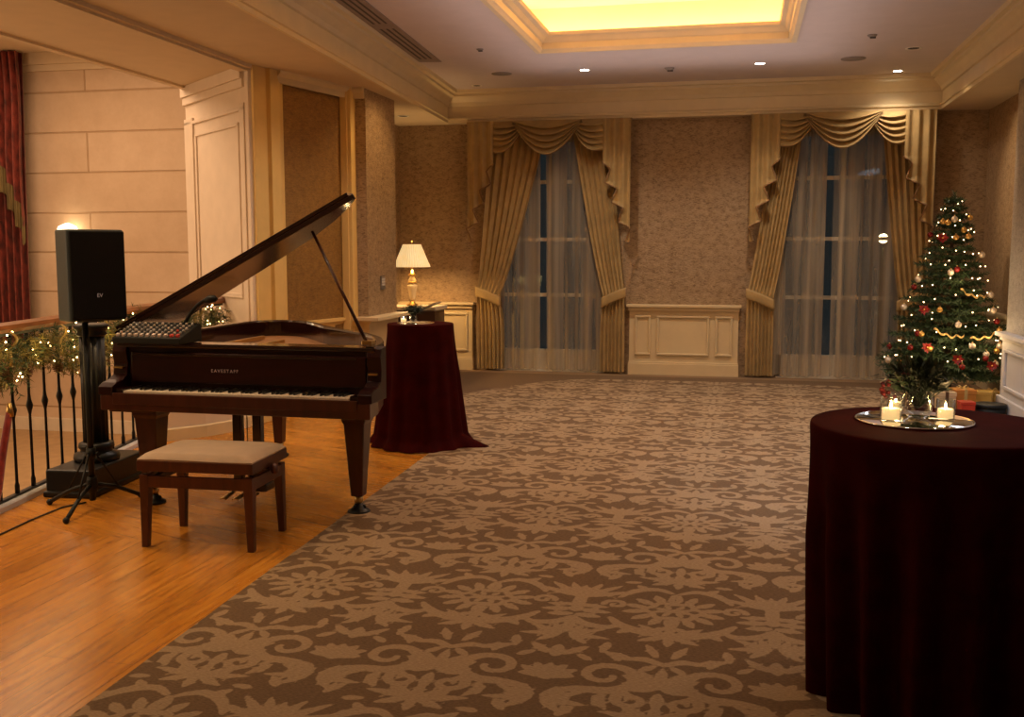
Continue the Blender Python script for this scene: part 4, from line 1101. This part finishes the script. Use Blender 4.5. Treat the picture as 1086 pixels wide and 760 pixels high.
def posy(name, x, y, z, R, h, lv, la, seed, scale=1.0, trail=True):
    rnd = random.Random(seed)
    v = thing('bowl_vase', lv, 'vase', (x, y, z))
    MB().lathe([(.001, 0), (R*.55, 0), (R*.85, h*.2), (R, h*.5), (R*.93, h*.8), (R*.82, h), (R*.79, h), (R*.9, h*.8), (R*.96, h*.5), (R*.8, h*.22), (.001, .006)], seg=32).build('bowl', 'glass', v)
    a = thing('flower_arrangement', la, 'flowers', (x, y, z+.012))
    g = MB()
    for i in range(420):
        th = rnd.random()*2*PI; el = rnd.random()*1.2; p = Vector((0, 0, h*.8))
        rr = R*(.6+.9*rnd.random())*scale
        q = p+Vector((cos(th)*rr*cos(el), sin(th)*rr*cos(el), sin(el)*rr*1.15+.01))
        d = (q-p).normalized(); s = d.cross(Vector((rnd.random(), rnd.random(), rnd.random()))).normalized()*.0065*scale; t = d*.032*scale
        g.add([q, q+t*.5+s, q+t, q+t*.5-s], [(0, 1, 2, 3)])
        if i % 5 == 0: g.tube([p-Vector((0, 0, h*.6)), q], .0016, 4)
    for i in range(50): needles(g, Vector((rnd.gauss(0, R*.5), rnd.gauss(0, R*.5), h*.9)), Vector((rnd.gauss(0, .05), rnd.gauss(0, .05), .06)), 8, .03*scale, .0018, 1, rnd)
    for _ in range(60): needles(g, Vector((rnd.gauss(0, R*.7), rnd.gauss(0, R*.7), h*(1+.5*rnd.random()))), Vector((rnd.gauss(0, .04), rnd.gauss(0, .04), .03)), 8, .03*scale, .0022, 1, rnd)
    g.build('greenery', 'leaf', a)
    f = 0
    spots = [(-.062, -.02, h+.035), (-.045, -.03, h+.05), (-.03, .01, h+.07), (.02, -.02, h+.06), (-.055, .0, h+.02), (.035, 0, h+.045)] if trail else [(0, 0, h+.03), (-.02, -.02, h+.01), (.02, -.01, h+.02), (0, -.02, h+.05), (-.02, .01, h+.045)]
    for px, py, pz in spots:
        m = MB()
        for k in range(9):
            t = k*2.4; c_, s_ = cos(t), sin(t); l_ = .020*scale; o_ = Vector((px, py, pz)); d = Vector((c_, s_, .3-.3*(k % 2))).normalized()*l_; sd_ = Vector((-s_, c_, .2))*.009*scale
            m.add([o_, o_+d*.55+sd_, o_+d, o_+d*.55-sd_], [(0, 1, 2, 3)])
        m.build('flower', 'petal', a)
    if trail:
        for k in range(16):
            px = -.105+rnd.gauss(0, .012); pz = h+.03-.075*rnd.random()
            MB().sphere((px, -.01+rnd.gauss(0, .008), pz), .0075, 8).build('berry', 'petal', a)
        MB().tube([(-.02, 0, h), (-.07, 0, h+.03), (-.1, -.01, h+.02), (-.108, -.01, h-.05)], .0015, 5).build('berry_stem', 'bark', a)
posy('a', .590, 3.60, .938, .052, .085, 'round gold-lit glass bowl vase on the mirror plate of the nearest table', 'dark greenery with deep red flowers and trailing berries in the bowl vase', 4, 1.15)
posy('b', -2.44, 7.37, .948, .030, .06, 'small glass vase on the table by the lamp', 'small dark red posy on the table by the lamp', 6, .8, False)

# console cabinet and lamp in the far left corner
r = thing('side_cabinet', 'low dark wood cabinet with a pale top under the table lamp', 'cabinet', (-3.80, 11.45, 0))
MB().bx(-.30, .33, -.22, .22, .04, .80).build('body', 'dark_wood', r, bevel=.006)
MB().bx(-.33, .36, -.25, .25, .80, .845).build('top', 'marble', r, bevel=.008)
for xd in (-.14, .17):
    d = MB().bx(xd-.14, xd+.14, -.235, -.22, .10, .74).build('door', 'dark_wood', r, bevel=.004)
    MB().sphere((xd+.10, -.245, .45), .012, 10).build('knob', 'brass', d)
def lamp():
    r = thing('table_lamp', 'glowing table lamp with pleated cream shade and slim turned glass stem', 'lamp', (-3.80, 11.45, .846))
    MB().lathe([(.07, 0), (.07, .012), (.05, .02), (.03, .035), (.022, .06)], seg=28).build('foot', 'brass', r)
    MB().lathe([(.022, .06), (.035, .10), (.045, .16), (.055, .21), (.06, .24), (.02, .26), (.018, .27), (.045, .28), (.05, .30), (.03, .33), (.025, .35)], seg=28).build('stem', 'marble', r)
    MB().lathe([(.05, .265), (.055, .275), (.05, .285)], seg=24).lathe([(.03, .345), (.05, .36), (.02, .385), (.012, .42)], seg=24).build('collar', 'brass', r)
    def sh(u, v):
        a = 2*PI*u; rr = (.105+.11*v)*(1+.02*sin(40*a)); return (rr*cos(a), rr*sin(a), .72-.265*v)
    MB().grid(sh, 240, 6).build('lamp_shade', 'shade', r)
    MB().tube([(0, 0, .42), (0, 0, .745)], .004, 6).sphere((0, 0, .76), .012, 10).build('finial', 'brass', r)
    l = bpy.data.lights.new('lamp_light', 'POINT'); l.energy = 34; l.color = (1, .62, .26); l.shadow_soft_size = .06
    o = bpy.data.objects.new('lamp_light', l); COL.objects.link(o); o.location = (-3.80, 11.45, .846+.52)
lamp()
# black menu folder standing on cabinet's right
r = thing('document_box', 'black upright folder box with pale papers on top beside the lamp', 'folder', (-3.50, 11.08, .70))
# wall switch
r = thing('wall_switch', 'square steel control plate on the wallpapered column left of the lamp', 'switch', (-3.556, 9.76, 1.17))
MB().bx(-.002, .010, -.055, .055, -.07, .07).build('plate', 'steel', r, bevel=.004)
for k in range(3):
    for j in range(3): MB().bx(.010, .014, -.036+j*.028, -.018+j*.028, .028-k*.028, .046-k*.028).build('button', 'white_metal', r)

# ================================================================== CHRISTMAS TREE
TX, TY, TH = 2.055, 10.95, 2.05
def tree():
    rnd = random.Random(12)
    r = thing('christmas_tree', 'green Christmas tree strung with warm lights in front of the right window', 'tree', (TX, TY, 0))
    MB().lathe([(.05, 0), (.045, .3), (.02, 1.4), (.006, TH-.04)], seg=12).build('trunk', 'bark', r)
    MB().lathe([(.17, 0), (.17, .03), (.06, .05), (.055, .16)], seg=20).build('stand', 'iron', r)
    g = MB(); br = MB(); tips = []
    z = .25; lvl = 0
    while z < TH-.04:
        t = max(0, (z-.30)/(TH-.30)); R = .57*(1-t)**.85+.03
        n = int(6+14*(1-t))
        for k in range(n):
            a = 2*PI*(k+rnd.random()*.8)/n+lvl*.7; rr = R*(.66+.48*rnd.random()); rr = min(rr, .48/max(cos(a), .01)) if cos(a) > 0 else rr
            p0 = Vector((0, 0, z+rnd.gauss(0, .015)))
            tip = Vector((cos(a)*rr, sin(a)*rr, z-.05*rr/.6+.10*rr*rnd.random()+.03))
            mid = (p0+tip)/2+Vector((0, 0, -.03*rr/.6))
            br.tube([p0, mid, tip], [.006, .004, .002], 4)
            m = max(3, int(rr/.062))
            for i in range(m):
                f = .25+.75*i/m
                q = p0*(1-f)**2+mid*2*f*(1-f)+tip*f*f
                for sd in (-1, 1, 0):
                    aa = a+sd*(.7+.25*rnd.random()); l = (.13*(1-.35*f)+.02)*(1 if sd else .9)*(.38+.62*(1-t))
                    d = Vector((cos(aa), sin(aa), rnd.gauss(.08, .16)))*l
                    needles(g, q, d, 9, .042, .0052, .9, rnd)
                    if i > m*.45: tips.append(q+d*.8)
        z += .074+.022*(1-t); lvl += 1
    needles(g, Vector((0, 0, TH-.12)), Vector((0, 0, .14)), 60, .05, .0035, .8, rnd)
    br.build('branches', 'bark', r)
    g.build('foliage', 'needle', r)
    # fairy lights
    s = thing('string_lights', 'string of warm white fairy lights wound around the Christmas tree', 'lights', (TX, TY, 0))
    pts = []; bulbs = []
    nb = 100
    for i in range(700):
        t = i/700; zz = .34+(TH-.42)*t; R = (.60*(1-(zz-.3)/(TH-.3))**.85+.03)*(.86+.08*sin(i*.7)); a = t*2*PI*11
        pts.append((R*cos(a), R*sin(a), zz+.03*sin(i*.21)))
    MB().tube(pts, .0018, 4).build('wire', 'wire', s)
    b = MB().sphere((0, 0, 0), .0065, 8).build('light_bulb', 'bulb_t', s)
    cand = [p for p in pts if p[1] < .25*abs(p[0])+.05]
    for i in range(nb):
        # denser toward the foot
        j = int(len(cand)*(((i+rnd.random())/nb)**1.25)); p = cand[min(j, len(cand)-1)]
        k = b if i == 0 else b.copy()
        if i: COL.objects.link(k); k.parent = s
        q = 1.06+.08*rnd.random()
        k.location = (p[0]*q, p[1]*q, p[2]+rnd.gauss(0, .015))
    # baubles and bows
    def bauble(m, name, rad):
        o = thing(name, '', 'ornament')
        MB().sphere((0, 0, 0), rad, 16).build('ball', m, o)
        MB().lathe([(.007, rad-.002), (.007, rad+.010)], seg=8).build('cap', 'brass', o)
        return o
    kinds = [('red', 'glossy dark red bauble hanging on the Christmas tree', 'red baubles on the tree', .030), ('gold', 'gold glitter bauble hanging on the Christmas tree', 'gold baubles on the tree', .028), ('silver', 'pearly white bauble hanging on the Christmas tree', 'pearl baubles on the tree', .032)]
    for m, lab, grp, rad in kinds:
        proto = None
        for i in range({'red': 10, 'gold': 13, 'silver': 13}[m]):
            zz = .38+1.45*rnd.random()**1.1; R = .60*(1-(zz-.3)/(TH-.3))**.85+.05; a = -PI/2+rnd.uniform(-1.5, 1.2)
            loc_ = (TX+R*cos(a), TY+R*sin(a), zz)
            if proto is None: proto = bauble(m, 'bauble', rad); proto['label'] = lab; proto['group'] = grp; proto.location = loc_
            else: dup(proto, loc_)
    # poinsettia clusters and gold ribbon
    for (px, pz, nm) in ((-.02, .46, 'large red poinsettia low on the front of the Christmas tree'), (-.28, .56, 'red poinsettia on the lower left side of the Christmas tree'), (-.30, .92, 'red poinsettia halfway up the left side of the Christmas tree'), (-.13, 1.62, 'red poinsettia near the top of the Christmas tree'), (.30, .40, 'red poinsettia low on the right side of the Christmas tree')):
        R = .60*(1-(pz-.3)/(TH-.3))**.85+.06; yy = -math.sqrt(max(.02, R*R-px*px))
        f = thing('poinsettia', nm, 'ornament', (TX+px, TY+yy, pz))
        m = MB()
        for k in range(14):
            t = k*2.4; rr = .065*(1-.03*k); d = Vector((cos(t), -.25-.03*k, sin(t))).normalized()*rr; sd_ = Vector((-sin(t), 0, cos(t)))*.018
            m.add([(0, 0, 0), tuple(d*.5+sd_), tuple(d), tuple(d*.5-sd_)], [(0, 1, 2, 3)])
        m.build('petals', 'petal_bright', f); MB().sphere((0, -.02, 0), .010, 8).build('centre', 'gold', f)
    for (x0, z0, x1, z1, lab) in ((-.22, .74, .05, .68, 'pale gold ribbon looped across the lower left of the Christmas tree'), (.10, .66, .42, .74, 'gold ribbon looped across the lower right of the Christmas tree'), (.02, 1.12, .28, 1.06, 'pale ribbon looped across the middle of the Christmas tree')):
        R = .60*(1-(z0-.3)/(TH-.3))**.85+.06
        def rf(u, v):
            x = x0+(x1-x0)*u; z = z0+(z1-z0)*u-.035*sin(PI*u)+.02*(v-.5)+.012*sin(u*19)
            return (x, -math.sqrt(max(.01, R*R-x*x))-.015*sin(u*23), z)
        o = MB().grid(rf, 40, 3).build('ribbon_garland', 'ribbon', solid=.002); o.location = (TX, TY, 0); tag(o, lab, 'ribbon')
M['petal_bright'] = mat('bright_red_petal', (.28, .012, .010), .5, vary=.4, nscale=40)
tree()
def gift(label, x, y, w, d, h, m, rib, rz=0, rm='ribbon', z=0.006):
    r = thing('gift_box', label, 'gift', (x, y, z), rz)
    MB().bx(-w/2, w/2, -d/2, d/2, 0, h*.8).build('box', m, r, bevel=.004)
    MB().bx(-w/2-.004, w/2+.004, -d/2-.004, d/2+.004, h*.78, h).build('lid', m, r, bevel=.004)
    if rib:
        MB().bx(-.015, .015, -d/2-.006, d/2+.006, .001, h+.003).bx(-w/2-.006, w/2+.006, -.015, .015, .001, h+.0035).build('ribbon', rm, r)
        b = MB()
        for sd in (-1, 1): b.tube([(0, 0, h+.006), (sd*.035, 0, h+.03), (sd*.055, .0, h+.018), (sd*.03, 0, h+.006), (0, 0, h+.006)], .006, 6)
        b.build('bow', rm, r)
gift('copper wrapped gift box under the front of the Christmas tree', 2.05, 10.12, .19, .18, .20, 'orange_wrap', True, .15)
gift('gold wrapped gift box under the right side of the Christmas tree', 2.27, 10.25, .14, .14, .17, 'gold_wrap', False, -.3)
gift('cream gift box with brown ribbon left of the copper gift', 1.86, 9.98, .17, .16, .19, 'cream_wrap', True, .2, 'dark_ribbon')
gift('small red gift box in front of the copper gift', 2.02, 9.78, .12, .12, .13, 'red_wrap', False, .1)
gift('dark brown gift box at the left foot of the Christmas tree', 1.68, 10.18, .22, .18, .20, 'brown_wrap', True, -.1)
gift('pale gold gift box in the back right under the Christmas tree', 2.38, 10.44, .14, .12, .14, 'gold_wrap', True, .4)
r = thing('hat_box', 'flat round black box on the carpet right of the gifts', 'box', (2.24, 9.86, .006))
MB().lathe([(.001, 0), (.13, 0), (.13, .075), (.001, .075)], seg=40).build('box', 'black', r)
MB().lathe([(.001, .07), (.138, .07), (.138, .10), (.13, .105), (.001, .105)], seg=40).build('lid', 'black', r)

# wall lanterns in the stair hall
for lab, x, y, z in (('small glowing white glass wall light on the stone wall above the loudspeaker', -7.62, 10.38, 1.70), ('small glowing white glass light beyond the railing behind the piano lid', -5.85, 10.38, .80)):
    r = thing('wall_light', lab, 'light', (x, y, z))
    MB().lathe([(.04, -.06), (.09, -.03), (.12, .02), (.10, .07), (.04, .10), (.01, .11)], seg=20, flute=.12, nfl=9).build('glass_shade', 'globe', r) if 'globe' in M else None
    if 'globe' not in M:
        M['globe'] = emis('glowing_glass_shade', (1, .80, .50), 5)
        MB().lathe([(.04, -.06), (.09, -.03), (.12, .02), (.10, .07), (.04, .10), (.01, .11)], seg=20, flute=.12, nfl=9).build('glass_shade', 'globe', r)
    MB().bx(-.03, .03, .0, .12, -.10, -.04).build('bracket', 'brass', r)

# document box details (two dark files and papers)
r = [o for o in SC.objects if o.name == 'document_box'][0]
r.location = (-3.475, 11.05, 0)
MB().bx(-.10, .10, -.09, .09, 0, .80).build('stand', 'dark_wood', r, bevel=.004)
mb = MB(); q = [(-.13, .80), (.12, .90), (.12, .915), (-.13, .815)]
mb.add([(x, -.12, z) for x, z in q]+[(x, .12, z) for x, z in q], [(0, 1, 2, 3), (7, 6, 5, 4), (0, 1, 5, 4), (1, 2, 6, 5), (2, 3, 7, 6), (3, 0, 4, 7)]); mb.build('sloping_top', 'marble', r)
mb = MB(); mb.prism([(-.10, -.09), (.10, -.09), (.10, .09), (-.10, .09)], .79, .812); mb.build('ledge', 'dark_wood', r)
r.name = 'lectern_stand'; r['label'] = 'dark stand with a pale sloping top just right of the lamp'; r['category'] = 'stand'

# globe on a post, added outside for a bright spot in the pane
r = thing('added_outside_globe', 'glowing globe added outside for the bright spot in the window beside the tree', 'added light', (2.62, 20.5, -3))
MB().tube([(0, 0, 0), (0, 0, 4.55)], .05, 8).build('post', 'iron', r); MB().sphere((0, 0, 4.72), .09, 16).build('globe', M['bulb'], r)

# ================================================================== LIGHTS
def area(name, loc, size, power, col, rot=(0, 0, 0), sy=None, spread=None):
    l = bpy.data.lights.new(name, 'AREA'); l.energy = power; l.color = col; l.size = size
    if sy: l.shape = 'RECTANGLE'; l.size_y = sy
    if spread: l.spread = spread
    o = bpy.data.objects.new(name, l); COL.objects.link(o); o.location = loc; o.rotation_euler = rot; return o
def spot(loc, power, col, ang=95, blend=.8, rot=(0, 0, 0), soft=.06):
    l = bpy.data.lights.new('downlight', 'SPOT'); l.energy = power; l.color = col; l.spot_size = math.radians(ang); l.spot_blend = blend; l.shadow_soft_size = soft  # name shared by real downlights and added fill spots
    o = bpy.data.objects.new('downlight', l); COL.objects.link(o); o.location = loc; o.rotation_euler = rot; return o
WARM = (1, .66, .34); MIDW = (1, .76, .52); COOL = (.80, .86, 1)
# cove strips on the ledge, shining up
cov = (1, .56, .15)
for (x, y, sx, sy) in ((CX0-.2, (CY0+CY1)/2, .10, CY1-CY0+.3), (CX1+.2, (CY0+CY1)/2, .10, CY1-CY0+.3), ((CX0+CX1)/2, CY0-.2, CX1-CX0+.2, .10), ((CX0+CX1)/2, CY1+.2, CX1-CX0+.2, .10)):
    area('cove_strip', (x, y, CZ+.15), sx, 17*max(sx, sy)/2, cov, (PI, 0, 0), sy)
# lit downlights seen in the photo
NEU = (1, .80, .62)
for x, y in ((-1.683, 10.956), (.135, 10.974), (1.582, 11.753)): spot((x, y, CZ-.03), 75 if y < 11.5 else 30, NEU, 125)
# general fill spots added nearer the camera, spaced like the downlight grid
for x, y in ((-2.6, 8.0), (.0, 8.2), (1.4, 8.0)): spot((x, y, CZ-.03), 85, (1, .85, .73), 125)
for x, y in ((-2.4, 4.4), (1.4, 4.4), (.0, 2.6)): spot((x, y, CZ-.03), 34, MIDW, 125)
# soffit lights over the boards by the balustrade
for x, y, p_ in ((-3.75, 3.4, 75), (-3.75, 4.8, 75), (-3.8, 6.6, 40)): spot((x, y, SZ-.03), p_, WARM, 100)
spot((-2.7, 9.6, CZ-.04), 45, (1, .60, .24), 75, rot=(0, math.radians(30), 0))  # no fixture here: warm spot added to brighten the papered column
# unseen upward panel added as fill to brighten the ceiling
area('ceiling_wash', (-.7, 7.2, 2.95), 3.2, 30, (1, .82, .78), (PI, 0, 0), 7.5)
for x, y in ((.6, 9.5), (-2.6, 9.8)): pass
# tree lights spill onto its needles
for x, y, z in ((TX-.2, TY-.62, .6), (TX+.25, TY-.6, .7), (TX, TY-.45, 1.25)):
    l = bpy.data.lights.new('fairy_glow', 'POINT'); l.energy = 3.2; l.color = (1, .66, .32); l.shadow_soft_size = .15
    o = bpy.data.objects.new('fairy_glow', l); COL.objects.link(o); o.location = (x, y, z)
for s_ in (.95, 1.35, 1.8, 2.3, 2.9):
    l = bpy.data.lights.new('garland_glow', 'POINT'); l.energy = .9; l.color = (1, .66, .22); l.shadow_soft_size = .08
    q_ = rp(s_); o = bpy.data.objects.new('garland_glow', l); COL.objects.link(o); o.location = (q_[0]+.17, q_[1], .93)
# stair hall
area('stair_hall_light', (-6.8, 7.2, 3.7), 2.0, 125, (1, .66, .40), (0, 0, 0), 4.5)
area('stair_hall_low', (-7.4, 3.5, 1.8), 1.5, 50, (1, .68, .40), (PI/2, 0, -.5), 1.5)
# unseen cool fill added for the right wall and far carpet
spot((-.6, 4.6, CZ-.05), 130, (.74, .84, 1), 62, rot=(math.radians(42), 0, math.radians(-38)))
area('side_wash', (2.1, 6.6, 2.8), .6, 16, COOL, (0, math.radians(-14), 0), 2.5)
spot((.95, 10.6, CZ-.04), 110, (1, .70, .42), 48, rot=(math.radians(8), math.radians(-54), 0))  # added warm spot without a fixture, brightens the wall by the tree
# world: night
w = bpy.data.worlds.new('night'); SC.world = w; w.use_nodes = True
w.node_tree.nodes['Background'].inputs[0].default_value = (.020, .021, .020, 1); w.node_tree.nodes['Background'].inputs[1].default_value = .7
SC.view_settings.view_transform = 'Standard'; SC.view_settings.look = 'None'; SC.view_settings.exposure = .18
SC.cycles.use_denoising = True
SC.cycles.max_bounces = 8; SC.cycles.transparent_max_bounces = 12
SC.cycles.sample_clamp_indirect = 4
